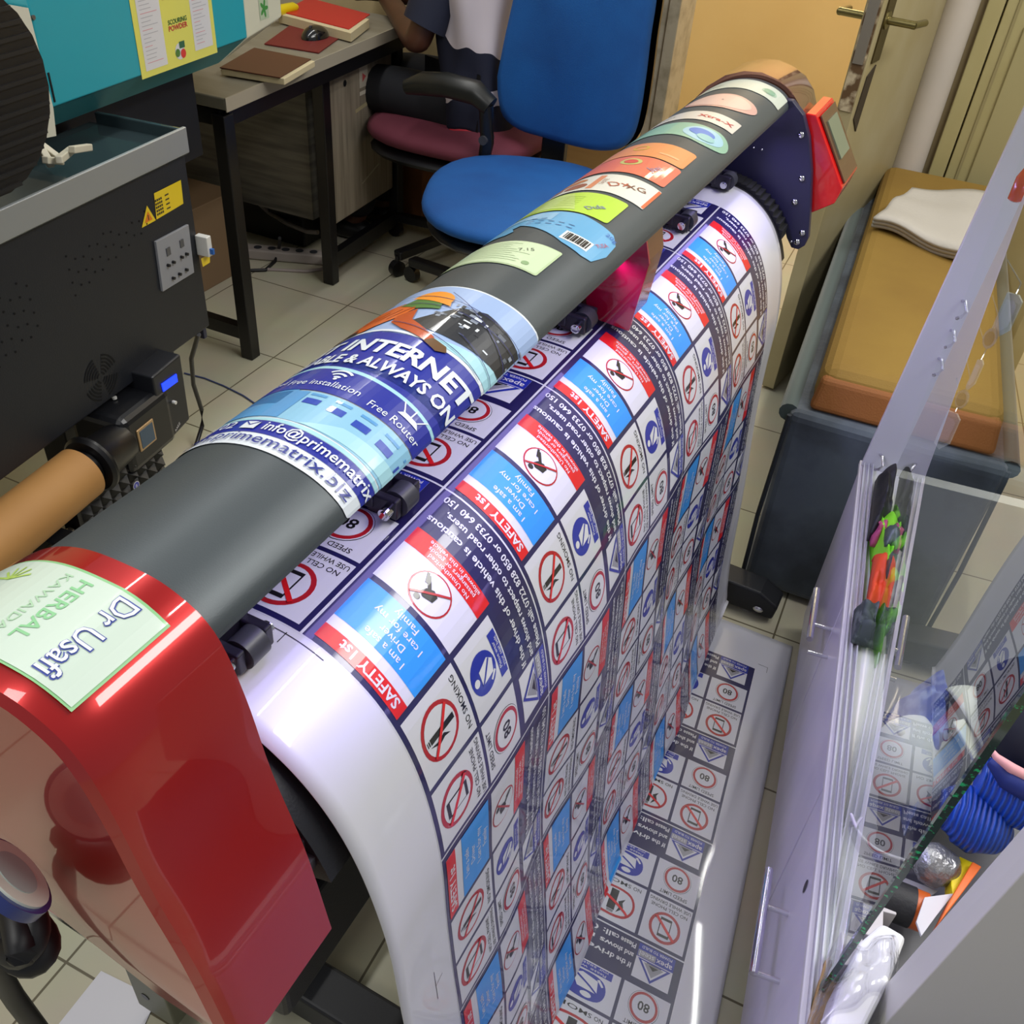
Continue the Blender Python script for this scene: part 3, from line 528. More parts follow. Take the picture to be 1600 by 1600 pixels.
def build_sticker(full=True):
    A = Art(); t = .0012
    A.rect(0, 0, PA, PB, P_WT, 1); A.rect(t, t, PA-t, PB-t, P_NAVY, 2)
    c1, c2, c3 = (.006, .081), (.0865, .160), (.166, .2615); top = (.1365, .2149); mid = (.0695, .1315)
    def cell(c, r, m=P_W): A.rect(c[0], r[0], c[1], r[1], m, 3)
    cell(c1, top); cell(c1, mid)
    x = sum(c1)/2
    A.disc(x, .1845, .0262, P_RING, 4); A.disc(x, .1845, .0215, P_W, 5); A.rect(x-.0095, .168, x+.0095, .201, P_BLK, 6); A.rect(x-.008, .1725, x+.008, .1965, P_W, 7); A.line((x-.018, .2005), (x+.018, .1685), .0045, P_RED, 8)
    A.ring(x+.013, .1700, .006, .0012, P_BLK, 6, 8, a=-1, b=.8)
    A.text('NO CELL PHONE', x, .1497, .0082, P_BLK, 4, bold=.006); A.text('USE WHILE DRIVING', x, .1402, .0082, P_BLK, 4, bold=.006, fit=.070)
    A.text('SPEED LIMIT', x, .1215, .0090, P_BLK, 4, bold=.006)
    A.disc(x, .0945, .0242, P_BLK, 4); A.disc(x, .0945, .0236, P_WT, 5); A.disc(x, .0945, .0222, P_RING, 6); A.disc(x, .0945, .0182, P_W, 7); A.text('80', x, .0878, .0190, P_BLK, 8, bold=.02)
    # logo block
    lx0, lx1 = .014, .074; A.rect(lx0, .0035, lx1, .0585, P_WT, 3); A.rect(lx0, .0035, lx1, .025, P_DB, 4)
    A.text('POWER TO BUILD', (lx0+lx1)/2, .0058, .0062, P_WT, 5, bold=.01, fit=.05); A.rect(.044, .0135, lx1-.001, .024, P_GRY, 5)
    A.text('apex', .0300, .0155, .0125, P_WT, 6, bold=.012, fit=.026); A.text('steel', .0585, .0155, .0120, P_WT, 6, bold=.0, fit=.024)
    for k, (q, m) in enumerate(((1, P_DB), (.78, P_WT), (.60, P_GRY))): A.poly([((lx0+lx1)/2-.027*q, .0355-.009*q), ((lx0+lx1)/2+.027*q, .0355-.009*q), ((lx0+lx1)/2, .0355+.022*q)], m, 5+k)
    A.poly([(.036, .0315), (.052, .0315), (.044, .038)], P_BLK, 8); A.rect(.032, .0288, .056, .0298, P_BLK, 8)
    bands = [('If the driver of this vehicle is cautious', .0405), ('and shows respect to other road users,', .0245), ('Please call: 0722 828 850 or 0733 640 150', .0085)]
    for s, y in bands: A.text(s, .0785, y, .0118, P_WT, 4, 'l', .018, fit=.183 if s[0] != 'a' else .172)
    if full:
        cell(c2, top); cell(c2, mid); x = sum(c2)/2
        A.disc(x, .1800, .0262, P_RING, 4); A.disc(x, .18, .0222, P_W, 5); A.rect(x-.0025, .160, x+.0035, .196, P_BLK, 6); A.rect(x-.002, .197, x+.003, .1985, P_BLK, 6); A.rect(x-.002, .1995, x+.003, .2005, P_BLK, 6)
        A.poly([(x-.010, .186), (x-.004, .198), (x-.006, .186), (x-.004, .178), (x-.010, .170), (x-.008, .178)], P_BLK, 6); A.line((x-.0175, .196), (x+.0175, .164), .0035, P_RED, 8)
        A.text('NO SMOKING', x, .1415, .0092, P_BLK, 4, bold=.006)
        A.disc(x, .106, .0205, P_DB, 4); A.disc(x-.002, .119, .0042, P_WT, 5, 12); A.poly([(x-.010, .112), (x+.005, .112), (x+.010, .096), (x+.004, .089), (x-.008, .093)], P_WT, 5); A.line((x-.010, .112), (x+.008, .094), .0022, P_DB, 6); A.line((x-.008, .090), (x-.014, .098), .0028, P_WT, 5)
        A.rect(x-.024, .0715, x+.024, .0835, P_DB, 4); A.text('Please wear', x, .0783, .0060, P_WT, 5); A.text('your seat belt', x, .0728, .0060, P_WT, 5)
        x = sum(c3)/2
        A.rect(c3[0], .188, c3[1], .2149, P_W, 3); A.rect(c3[0], .1995, c3[1], .2149, P_RED, 4); A.text('SAFETY 1st', x-.006, .2022, .0142, P_WT, 5, bold=.020, fit=.068)
        A.rect(c3[0], .1395, c3[1], .1885, P_BLUE, 4)
        for s, y in (('I am a safe', .1775), ('Driver', .1665), ('I care for my', .1555), ('Family', .1445)): A.text(s, x, y, .0105, P_WT, 5, bold=.004)
        A.rect(c3[0], .0605, c3[1], .1330, P_W, 3); A.rect(c3[0], .0605, c3[1], .0835, P_RED, 4)
        for s, y in (('No Unauthorized', .0770), ('passangers or goods', .0702), ('allowed in this vehicle', .0634)): A.text(s, x-.002, y, .0072, P_WT, 5, bold=.004)
        y = .1090; A.disc(x, y, .0222, P_RING, 4); A.disc(x, y, .0204, P_W, 5); A.disc(x+.008, y+.0125, .0034, P_BLK, 6, 12); A.poly([(x+.004, y+.009), (x-.006, y+.006), (x-.007, y-.002), (x-.001, y-.005), (x+.006, y-.001), (x+.009, y+.006)], P_BLK, 6)
        A.line((x+.003, y-.002), (x+.011, y-.013), .0040, P_BLK, 6); A.line((x+.009, y-.005), (x+.013, y-.015), .0030, P_BLK, 7); A.line((x-.016, y-.013), (x+.016, y+.013), .0022, P_RING, 8)
    return A
ART = build_sticker(); DATA = ART.mesh(.010, .0148)
V_, F_, M_ = DATA
partial = [k for k, f in enumerate(F_) if max(V_[i][0] for i in f) <= .1625]
S0 = .117+.0
for r in range(5):
    y0 = .392+PB*r
    for k in range(-1, 4):
        s0 = S0+PA*k
        # turned half round: s = s0 + PA - U, y = y0 + PB - V
        fn = (lambda s0, y0: (lambda U, V: sheet_fn(s0+PA-U, y0+PB-V)))(s0, y0)
        if k == -1: dat = (V_, [F_[i] for i in partial], [M_[i] for i in partial])
        else: dat = DATA
        o = art_obj('safety_sticker', ART, fn, sheet, data=dat, dz=.00022)
# crop marks
A_ = Art()
for (u, v, w_, h_) in ((.085, .385, .06, .0008), (.108, .375, .0008, .012), (.52, .36, .05, .0008), (.545, .36, .0008, .014), (1.20, 1.515, .02, .0008), (1.22, 1.50, .0008, .016)): A_.rect(u, v, u+w_, v+h_, P_BLK, 1)
art_obj('crop_mark', A_, sheet_fn, sheet, .01, dz=.0004)
# offcut of vinyl on the floor at left
q0 = az(158, 1517, .002); oc = MB().add([az(158, 1517, .002), az(60, 1640, .002), az(190, 1680, .002), az(245, 1560, .002)], [(0, 1, 2, 3)])
oc = put('vinyl_offcut', oc, P_W, solid=.0006); tag(oc, 'white vinyl offcut lying on the floor behind the near printer leg', 'vinyl sheet')
# ------------------------------------------------------------------ THE SECOND MACHINE (left)
DB = Vector((-1.367, 1.475, 0)); dA = math.atan2(.0997, .995); dd2 = Vector((-math.sin(dA), math.cos(dA), 0)); dn = Vector((math.cos(dA), math.sin(dA), 0))
def W(l, o, z): p = DB+dd2*l+dn*o; return (p.x, p.y, z)
def wp(u, v, off=0):
    r = Vector(ray(u, v)); c0 = Vector((0, 0, H)); t = (DB+dn*off-c0).dot(dn)/r.dot(dn); p = c0+r*t; return ((p-DB).dot(dd2), p.z)
def wbox(mb, l0, l1, o0, o1, z0, z1, mi=0): return mb.hexa([W(l0, o0, z0), W(l1, o0, z0), W(l1, o1, z0), W(l0, o1, z0)], [W(l0, o0, z1), W(l1, o0, z1), W(l1, o1, z1), W(l0, o1, z1)], mi)
dm = thing('roll_dryer', 'black drying unit with silver rimmed top, grey control plate and yellow warning label', 'machine', tuple(DB), dA)
put('housing', wbox(MB(), -1.5, 0, -.24, 0, .40, .80), mat('black_dryer_paint', '#1d2027', .45, bump=(300, .08)), dm, bevel=.004)
put('top_tray', wbox(wbox(wbox(MB(), -1.5, .0, -.22, .006, .800, .812), -1.5, .004, -.004, .008, .785, .835), -.006, .004, -.20, .006, .785, .835), mat('teal_reflection_tint', '#3c4a4e', .12, .3, coat=.6), dm, bevel=.003)  # dark teal reflection put into the tray's base colour
put('steel_rim', wbox(MB(), -1.5, .004, .002, .010, .788, .838), mat('dull_zinc', '#a8acae', .4, .5), dm, bevel=.002)
put('side_strip', wbox(MB(), .0, .012, -.22, -.02, .36, .74), mat('slate_side_paint', '#2c2e44', .4), dm, bevel=.002)
def on_panel(pts, off=.0015): return [wp(u, v, 0) for u, v in pts]
def panel_piece(name, pts, th, m, parent, bevel=0, **k):
    q = on_panel(pts); mb = MB(); n = len(q); mb.add([W(l, 0, z) for l, z in q]+[W(l, th, z) for l, z in q], [list(range(n)), list(range(2*n-1, n-1, -1))]+[(i, i+n, (i+1) % n+n, (i+1) % n) for i in range(n)])
    return put(name, mb, m, parent, bevel=bevel, **k)
cp = panel_piece('control_plate', [(240, 377), (291, 350), (300, 425), (251, 455)], .006, mat('grey_control_plate', '#8d8f96', .4), dm, .001, label='grey control plate')
Q = [wp(240, 377), wp(291, 350), wp(251, 455)]
ox, oz = Q[0]; wl = Q[1][0]-Q[0][0]; hz = Q[0][1]-Q[2][1]
def pt(a, b): return ox+wl*a, oz-hz*b
for a, b in ((.28, .30), (.70, .30)):
    l, z = pt(a, b); k = put('digit_display', wbox(MB(), l-.006, l+.006, .006, .008, z-.008, z+.008), mat('dark_display', '#4a4c52', .2), cp)
for a, b in ((.2, .55), (.36, .55), (.62, .55), (.78, .55), (.28, .85), (.48, .85), (.7, .85)):
    l, z = pt(a, b); k = put('push_button', MB().cyl(W(l, .006, z), W(l, .012, z), .0032, 12), M_BLACK, cp, smooth=40)
A_ = Art(); pfn = flat(W(0, .0005, 0), dd2, (0, 0, 1), dm); yl = G('#e6c81c'); tl = G('#3a3420')
q = on_panel([(240, 302), (282, 281), (286, 318), (244, 343)]); A_.poly(q[::-1], yl, 1)
l0, z0 = q[3]; 
for i in range(5):
    for j in range(4): A_.rect(l0+.004+.0058*j, z0+.006+.0068*i, l0+.0085+.0058*j, z0+.0105+.0068*i, tl, 2)
for i in range(4): A_.rect(l0+.036, z0+.008+.009*i, l0+.048, z0+.011+.009*i, tl, 2)
art_obj('yellow_warning_label', A_, pfn, dm, label='yellow label with small print')
A_ = Art(); q = on_panel([(229, 321), (221, 356), (243, 344)]); A_.poly(q[::-1], yl, 1); c = np.mean(q, axis=0); A_.poly([tuple(c+(np.array(p)-c)*.55) for p in q[::-1]], G('#e07a18'), 2); A_.rect(c[0]-.0012, c[1]-.004, c[0]+.0012, c[1]+.006, tl, 3)
art_obj('warning_triangle', A_, pfn, dm, label='yellow warning triangle')
A_ = Art(); q = on_panel([(305, 402), (319, 395), (319, 408), (308, 415)]); A_.poly(q[::-1], yl, 1); art_obj('yellow_tag', A_, flat(W(0, .014, 0), dd2, (0, 0, 1), dm), dm)
bl, bz = wp(309, 381); bk = put('breaker_switch', wbox(MB(), bl-.008, bl+.008, 0, .03, bz-.022, bz+.022), M_WPL, dm, bevel=.002, label='white breaker switch'); put('switch_lever', wbox(MB(), bl-.003, bl+.003, .03, .038, bz-.016, bz-.004), mat('blue_lever', '#2a62b0', .4), bk)
# ventilation holes and fan grille (dark recesses shown as tiny domes/slots)
hb = MB(); holes = []
for r in range(9):
    for c in range(24):
        l = -1.02+.0405*c+(r % 2)*.02; z = .50+.0125*r+.0095*c*.9
        if (c//2) % 4 != 3: holes.append((l, z))
hm = mat('vent_black', '#020203', .9)
for l, z in holes:
    if -1.1 < l < -.11 and .44 < z < .72: hb.cyl(W(l, .0004, z), W(l, .001, z), .0022, 6)
o = put('vent_holes', hb, hm, dm); o['kind'] = 'stuff'
fl, fz = wp(158, 590); A_ = Art()
for r in (.012, .019, .026, .033, .040, .047):
    for s in range(4): A_.ring(fl, fz, r, .0034, hm, 1, 8, a=s*pi/2+.25, b=s*pi/2+1.3)
art_obj('fan_grille', A_, pfn, dm)
# media roll, hubs, controllers
def wt(u, v, z): p = az(u, v, z); return p
le = wp(122, 722, .035)[0]
rl = thing('paper_roll', 'thick brown kraft paper roll beneath the black drying unit', 'paper roll', W(-.6, .05, .33), dA)
put('roll_paper', MB().tube([W(-1.5, .035, .332), W(le, .035, .332)], .053, 48), mat('kraft_paper', '#b0824a', .65, noise=(8, '#a87a44', .3, .7)), rl, smooth=40)
put('roll_core', MB().tube([W(le-.003, .035, .332), W(le+.02, .035, .332)], .036, 32), M_BLACK, rl, smooth=40)
hu = thing('takeup_motor', 'black take-up motor housing with small framed display at the end of the brown roll', 'machine', W(-.33, .0, .3), dA)
put('flange', MB().tube([W(le+.022, .035, .332), W(le+.028, .035, .332), W(le+.034, .035, .332), W(le+.05, .035, .332), W(-.38, .035, .332)], [.054, .060, .060, .046, .040], 36), M_BLACK, hu, smooth=40)
gm = MB()
for i in range(6):
    for j in range(9):
        l = -.53+.028*j; z = .13+.026*i; gm.add([W(l, .04, z), W(l+.026, .04, z), W(l+.026, .04, z+.023), W(l, .04, z+.023), W(l+.013, .056, z+.012)], [(0, 1, 4), (1, 2, 4), (2, 3, 4), (3, 0, 4)])
wbox(gm, -.54, -.28, .0, .04, .12, .30)
put('studded_block', gm, M_BLACK, hu)
mh = put('motor_housing', wbox(MB(), -.39, -.235, -.08, .055, .25, .385), mat('black_satin_box', '#191a1e', .3), hu, bevel=.018, label='black motor housing')
q = [wp(u, v, .056) for u, v in ((214, 670), (240, 654), (243, 690), (218, 706))]; lc = sum(a for a, b in q)/4; zc = sum(b for a, b in q)/4; wd = (q[1][0]-q[0][0])/2; hh = (q[0][1]-q[3][1])/2
put('display_frame', wbox(MB(), lc-wd, lc+wd, .054, .058, zc-hh, zc+hh), mat('gold_frame', '#b99a72', .3, .4), mh, bevel=.003)
put('display_screen', wbox(MB(), lc-wd*.78, lc+wd*.78, .057, .059, zc-hh*.78, zc+hh*.78), mat('blue_grey_lcd', '#41566a', .15), mh)
l, z = wp(187, 631, .0); put('white_cap_screw', MB().cyl(W(l, -.01, .387), W(l, -.01, .391), .005, 16), M_WPL, mh, smooth=40)
l, z = wp(208, 757, .05); A_ = Art(); A_.disc(l, z, .0095, P_WT, 1); A_.disc(l, z, .0082, P_DB, 2); A_.text('B', l, z-.004, .011, P_WT, 3); art_obj('round_sticker', A_, flat(W(0, .0575, 0), dd2, (0, 0, 1), hu), hu)
cbx = thing('feed_controller', 'black feed controller box with glowing blue display under the dryer corner', 'controller', W(-.14, .0, .3), dA)
q = [wp(u, v, .05) for u, v in ((238, 590), (282, 553), (297, 655), (260, 695))]
hx = put('controller_case', MB().add([W(a, .05, b) for a, b in q]+[W(a, -.03, b) for a, b in q], [(0, 1, 2, 3), (7, 6, 5, 4), (0, 4, 5, 1), (1, 5, 6, 2), (2, 6, 7, 3), (3, 7, 4, 0)]), mat('charcoal_box', '#1f2127', .35), cbx, bevel=.004)
q = [wp(u, v, .051) for u, v in ((252, 600), (275, 584), (277, 596), (255, 612))]
put('lit_display', MB().add([W(a, .0505, b) for a, b in q]+[W(a, .0525, b) for a, b in q], [(0, 1, 2, 3), (7, 6, 5, 4), (0, 4, 5, 1), (1, 5, 6, 2), (2, 6, 7, 3), (3, 7, 4, 0)]), mat('glowing_blue_lcd', '#1238ff', .3, emit=('#1a3cff', 1.6)), hx)
l, z = wp(270, 628, .05); put('toggle', MB().cyl(W(l, .05, z), W(l, .058, z), .004, 12), M_WPL, hx, smooth=40)
l, z = wp(278, 668, .05); A_ = Art(); A_.text('AAEZ', l, z, .009, P_WT, 1, rot=.5); art_obj('maker_mark', A_, flat(W(0, .0505, 0), dd2, (0, 0, 1), hx), hx)
ob = (Vector(az(40, 848, .235))-DB).dot(dn)
bars = thing('take_up_bars', 'pair of polished guide bars running below the brown paper roll', 'bar', W(-.8, .1, .22), dA)
put('black_bar', MB().tube([W(-1.5, ob+.00, .235), W(-.545, ob+.00, .235)], .013, 20), mat('gloss_black_bar', '#101012', .1, coat=1), bars, smooth=40)
put('steel_bar', MB().tube([W(-1.5, ob+.036, .215), W(-.545, ob+.036, .215)], .011, 20), mat('warm_steel_bar', '#8c8272', .2, .9), bars, smooth=40)
put('rail', wbox(MB(), -1.5, -.55, ob+.055, ob+.078, .185, .21), mat('beige_steel_rail', '#9a927c', .3, .6), bars, bevel=.002)
put('stand_post', wbox(MB(), -1.2, -1.14, ob-.02, ob+.08, 0, .21), M_BLACKM, bars, bevel=.003); put('stand_post', wbox(MB(), -.60, -.555, ob-.02, ob+.08, 0, .23), M_BLACKM, bars, bevel=.003)
put('stand_post', wbox(MB(), -.36, -.30, -.2, -.13, 0, .42), M_BLACKM, dm, bevel=.003); put('stand_post', wbox(MB(), -1.3, -1.24, -.2, -.13, 0, .42), M_BLACKM, dm, bevel=.003)
# cables by the dryer
cb1 = put('power_cable', MB().tube([ (lambda p: p)(W(-.045, .0, .40)), az(299, 560, .30), az(302, 600, .2), az(315, 640, .10), az(316, 665, .05), az(305, 700, .006), az(290, 740, .006)], .0055, 8), mat('ribbed_black_cable', '#1c1c22', .35), smooth=50)
tag(cb1, 'thick black cable hanging from dryer corner down to the floor', 'cable')
cb2 = put('network_cable', MB().tube([az(u, v, .003) for u, v in ((288, 583), (320, 591), (350, 603), (380, 618), (405, 635), (440, 660))], .0022, 6), mat('blue_thin_cable', '#3b4a7a', .5), smooth=50)
tag(cb2, 'thin blue cable lying across the floor tiles near the desk leg', 'cable')
# teal printer above/behind the dryer
tp = thing('teal_printer', 'teal fronted large format printer behind the black drying unit', 'printer', W(-.2, -.3, 0), dA)
def tl_(u, v, off=-.13): return wp(u, v, off)
a0 = tl_(42, 12); a1 = tl_(81, 169); a2 = tl_(387, 60); a3 = tl_(375, -25)
zt, zb = a0[1]+.02, (a1[1]+a2[1])/2; lL, lR = a1[0], a2[0]; zlow = tl_(85, 208, -.16)[1]; lE = tl_(440, 20)[0]
put('front_cover', MB().hexa([W(lL, -.5, zb), W(lR, -.5, zb), W(lR, -.13, zb), W(lL, -.13, zb)], [W(lL, -.5, zt+.05), W(lR, -.5, zt+.05), W(lR, -.13, zt), W(lL, -.13, zt)]), mat('teal_paint', '#2aa3b4', .35, coat=.2), tp, bevel=.004, label='teal front cover')
put('lower_slope', MB().hexa([W(lL+.01, -.5, zlow), W(lR, -.5, zlow), W(lR-.04, -.19, zlow), W(lL+.01, -.19, zlow)], [W(lL+.01, -.5, zb), W(lR, -.5, zb), W(lR, -.135, zb-.001), W(lL+.01, -.135, zb-.001)]), mat('dull_teal_paint', '#3c8890', .4), tp)
ec = put('end_cover', MB().add([W(lR, -.13, zt), W(lE, -.13, zt), W(lE, -.13, zb+.02), W(lR, -.13, zb), W(lR-.03, -.19, zlow), W(lR, -.5, zt+.05), W(lE, -.5, zt+.05), W(lE, -.5, zb+.02), W(lR-.03, -.5, zlow)], [(0, 1, 2, 3), (0, 5, 6, 1), (1, 6, 7, 2), (2, 7, 8, 4), (3, 2, 4), (5, 0, 3, 4, 8), (5, 8, 7, 6)]), mat('cream_plastic', '#d4d3bd', .4), tp, bevel=.003, label='cream end cover')
A_ = Art(); l, z = tl_(412, 15); A_.rect(l-.020, z-.02, l+.02, z+.035, G('#b8c8a8'), 1); A_.poly([(l+.012*math.cos(t)*(1+.5*math.cos(5*t)), z+.003+.014*math.sin(t)*(1+.5*math.cos(5*t))) for t in np.linspace(0, 2*pi, 40, endpoint=False)], G('#4c9440'), 2)
art_obj('leaf_sticker', A_, flat(W(0, -.1295, 0), dd2, (0, 0, 1), tp), ec)
A_ = Art(); tfn = flat(W(0, -.1293, 0), dd2, (0, 0, 1), tp)
q = [tl_(*p) for p in ((203, -8), (325, -46), (338, 78), (218, 122))]; L0, L1 = (q[0][0]+q[3][0])/2, (q[1][0]+q[2][0])/2; Z0, Z1 = q[3][1]-.002, q[0][1]+.01; Z0 = (tl_(218, 126)[1]+tl_(338, 82)[1])/2
ye = G('#e4e06a'); wp_ = G('#dcdce0')
A_.rect(L0, Z0, L1, Z1, ye, 1); wL = L1-L0; A_.rect(L0+wL*.06, Z0+.012, L0+wL*.33, Z1, wp_, 2); A_.rect(L0+wL*.70, Z0+.018, L0+wL*.95, Z1, wp_, 2)
A_.text('Dr Usafi', L0+wL*.51, Z1-.032, .022, G('#d03040'), 3, bold=.03, fit=wL*.28); A_.text('SCOURING', L0+wL*.52, Z0+.082, .013, G('#3a6a3a'), 3, bold=.02, fit=wL*.24); A_.text('POWDER', L0+wL*.52, Z0+.070, .014, G('#c83040'), 3, bold=.02, fit=wL*.24)
A_.disc(L0+wL*.50, Z0+.028, .016, wp_, 2); A_.disc(L0+wL*.47, Z0+.026, .008, G('#50803c'), 3); A_.disc(L0+wL*.54, Z0+.022, .009, G('#d84038'), 3); A_.rect(L0+wL*.5, Z0+.033, L0+wL*.57, Z0+.046, G('#3a6a4a'), 3)
for i in range(16): A_.rect(L0+wL*.09, Z0+.025+.0075*i, L0+wL*(.16+.13*rr.random()), Z0+.0262+.0075*i, G('#b0b0b8') if i % 4 else G('#d898a0'), 3); A_.rect(L0+wL*.73, Z0+.03+.007*i, L0+wL*(.80+.13*rr.random()), Z0+.0312+.007*i, G('#b0b0b8') if i % 3 else G('#d898a0'), 3)
art_obj('poster_sticker', A_, tfn, tp, label='yellow and white product poster')
tq = [tl_(*q) for q in ((-30, 0), (42, 12), (81, 167), (86, 212), (70, 215), (58, 120), (30, 60), (-30, 30))]; n_ = len(tq); put('side_wedge', MB().add([W(a, -.127, b) for a, b in tq]+[W(a, -.30, b) for a, b in tq], [list(range(n_)), list(range(2*n_-1, n_-1, -1))]+[(i, i+n_, (i+1) % n_+n_, (i+1) % n_) for i in range(n_)]), mat('cream_trim', '#d8d6c4', .4), tp, label='cream side wedge')
l, z = tl_(51, 27); put('cover_screw', MB().cyl(W(l, -.13, z), W(l, -.127, z), .004, 12), M_STEEL, tp, smooth=40)
l, z = tl_(79, 132); put('slot', wbox(MB(), l-.002, l+.002, -.131, -.1285, z-.03, z+.02), M_BLACK, tp)
put('printer_body', wbox(MB(), -1.5, lR-.05, -.65, -.26, .62, zlow), M_BLACKM, tp); put('stand', wbox(wbox(MB(), lR-.2, lR-.12, -.5, -.4, 0, .62), lL-.6, lL-.5, -.5, -.4, 0, .62), M_BLACKM, tp)
dm2 = MB()
cx, cz = -.47, 1.00
ca_, cb_ = wp(0, 150, .0), wp(84, 170, .0)
cl, czz, cr = wp(-40, 150)[0], wp(-40, 150)[1], 0
cr = abs(wp(84, 170)[0]-cl)
pts = []
for i in range(49):
    a = 2*pi*i/48; r = cr*(1+.012*(i % 2)); pts.append((cl+r*math.cos(a), czz+r*math.sin(a)))
n = 48; dm2.add([W(p[0], 0.0, p[1]) for p in pts[:48]]+[W(p[0], -.22, p[1]) for p in pts[:48]], [list(range(48)), list(range(95, 47, -1))]+[(i, i+48, (i+1) % 48+48, (i+1) % 48) for i in range(48)])
dru = put('ribbed_drum', dm2, mat('ribbed_black', '#1a1a1c', .35), tp)
rbm = MB()
for i in range(15):
    z = czz-cr*.95+i*cr*1.9/14; half = math.sqrt(max(cr*cr-(z-czz)**2, 0)); wbox(rbm, cl-half, cl+half-.004, 0, .004, z-.003, z+.003)
put('drum_rib', rbm, mat('rib_black', '#242426', .3), dru); dru['label'] = 'black round ribbed drum'
gl = thing('folding_bracket', 'cream plastic folding bracket on top of the drying unit beside ribbed drum', 'bracket', az(60, 245, .84))
gb = MB()
for a, b in (((55, 220), (92, 248)), ((62, 228), (80, 258)), ((92, 250), (112, 234)), ((112, 234), (140, 230)), ((70, 250), (96, 252))): gb.bar(az(*a, .87), az(*b, .852), .012, .012)
put('arm', gb, mat('cream_plastic2', '#cfc9b4', .4), gl, bevel=.002)
# ------------------------------------------------------------------ DESK
dk_ = thing('desk', 'grey wood-look desk on black steel frame with built-in cupboard', 'desk', (-2.05, 2.5, 0))
M_GW = mat('grey_wood_laminate', '#6a665c', .45, noise=((3, 3, 40), '#3f3e3a', .35, .7)); M_GT = mat('grey_desk_laminate', '#8a8578', .35, noise=((4, 14, 4), '#75705f', .3, .7)); M_GD = mat('cupboard_laminate', '#8c8272', .4, noise=((60, 60, 4), '#6e6557', .35, .7))
X0 = -1.635
put('desk_top', MB().hexa([(X0-1.0, 1.90, .715), (X0, 1.93, .715), (X0-.09, 3.02, .715), (X0-1.0, 3.02, .715)], [(X0-1.0, 1.90, .745), (X0, 1.93, .745), (X0-.09, 3.02, .745), (X0-1.0, 3.02, .745)]), M_GT, dk_, bevel=.004)
put('edge_band', MB().hexa([(X0, 1.93, .712), (X0+.003, 1.93, .712), (X0-.087, 3.02, .712), (X0-.09, 3.02, .712)], [(X0, 1.93, .746), (X0+.003, 1.93, .746), (X0-.087, 3.02, .746), (X0-.09, 3.02, .746)]), mat('pale_edge_band', '#a79e8c', .4), dk_)
M_FR = mat('black_frame_paint', '#0e0d10', .35); 
put('frame_rail', MB().bar((X0-.03, 1.955, .69), (X0-.11, 3.0, .69), .035, .04).bar((X0-.03, 1.955, .69), (X0-.98, 1.93, .69), .035, .04), M_FR, dk_)
for x, y in ((X0-.03, 1.95), (X0-.11, 2.50), (X0-.14, 2.99), (X0-.97, 1.94), (X0-.97, 2.98)):
    put('leg', MB().box((x-.02, y-.02, 0), (x+.02, y+.02, .70)), M_FR, dk_, bevel=.003)
put('foot_rail', MB().box((X0-.97, 1.935, .06), (X0-.03, 1.965, .10)), M_FR, dk_); put('foot_rail', MB().bar((X0-.12, 2.5, .07), (X0-.14, 2.99, .07), .03, .05), M_FR, dk_)
cbd = put('cupboard_body', MB().box((X0-.95, 2.515, .20), (X0-.18, 2.975, .705)), M_GW, dk_)
px0 = X0-.118
put('cupboard_door', MB().hexa([(px0-.02, 2.54, .185), (px0, 2.54, .185), (px0-.02, 2.965, .185), (px0-.04, 2.965, .185)], [(px0-.02, 2.54, .70), (px0, 2.54, .70), (px0-.02, 2.965, .70), (px0-.04, 2.965, .70)]), M_GD, dk_, bevel=.006)
A_ = Art(); cf = flat((px0+.0008, 2.54, .185), Vector((-.02, .425, 0)).normalized(), (0, 0, 1), dk_)
A_.rect(.20, .395, .255, .46, G('#b8b0a0'), 1); A_.disc(.228, .425, .016, G('#b85050'), 2, 3); A_.rect(.20, .372, .25, .384, G('#c8c0b0'), 1); A_.disc(.11, .43, .010, M_BLACK, 1, 14); A_.line((.17, .33), (.30, .345), .012, G('#a59a78'), 1); A_.line((.20, .085), (.32, .12), .005, G('#a89f8a'), 1)
art_obj('door_sticker', A_, cf, dk_)
# things on the desk
ZD = .7462
def block(mb, pts, z0, h, mi=0): q = [az(u, v, z0+h) for u, v in pts]; return mb.hexa([(p[0], p[1], z0) for p in q], [(p[0], p[1], z0+h) for p in q], mi)
nb = thing('notebook', 'closed dark brown notebook at the near end of the desk', 'notebook', az(420, 100, ZD))
block(mb := MB(), ((345, 107), (395, 78), (492, 95), (444, 123)), ZD+.003, .016); put('pages', mb, mat('cream_pages', '#cbbd98', .7), nb, bevel=.002)
block(mb := MB(), ((343, 105), (397, 74), (486, 92), (437, 121)), ZD+.019, .003); put('cover', mb, mat('dark_brown_leather', '#4a1e14', .35, coat=.2), nb, bevel=.001)
block(mb := MB(), ((345, 109), (395, 80), (492, 97), (444, 125)), ZD, .003); put('back_cover', mb, MATS['dark_brown_leather'], nb)
mpd = block(MB(), ((413, 68), (455, 38), (542, 50), (498, 82)), ZD, .003); mpd = put('mouse_pad', mpd, mat('maroon_mat', '#6e1a18', .6)); tag(mpd, 'dark red mouse mat under the black mouse', 'mouse mat')
ms_ = thing('computer_mouse', 'black computer mouse on the dark red mat', 'mouse', az(492, 52, ZD+.003))
c = Vector(az(492, 50, ZD+.018)); put('shell', MB().grid(lambda a, b: (c.x+.034*math.cos(2*pi*b)*math.sin(pi/2*a), c.y+.055*math.sin(2*pi*b)*math.sin(pi/2*a), ZD+.0032+.034*math.cos(pi/2*a)), 8, 20), mat('gloss_black_mouse', '#0c0c0f', .2, coat=.5), ms_, smooth=50)
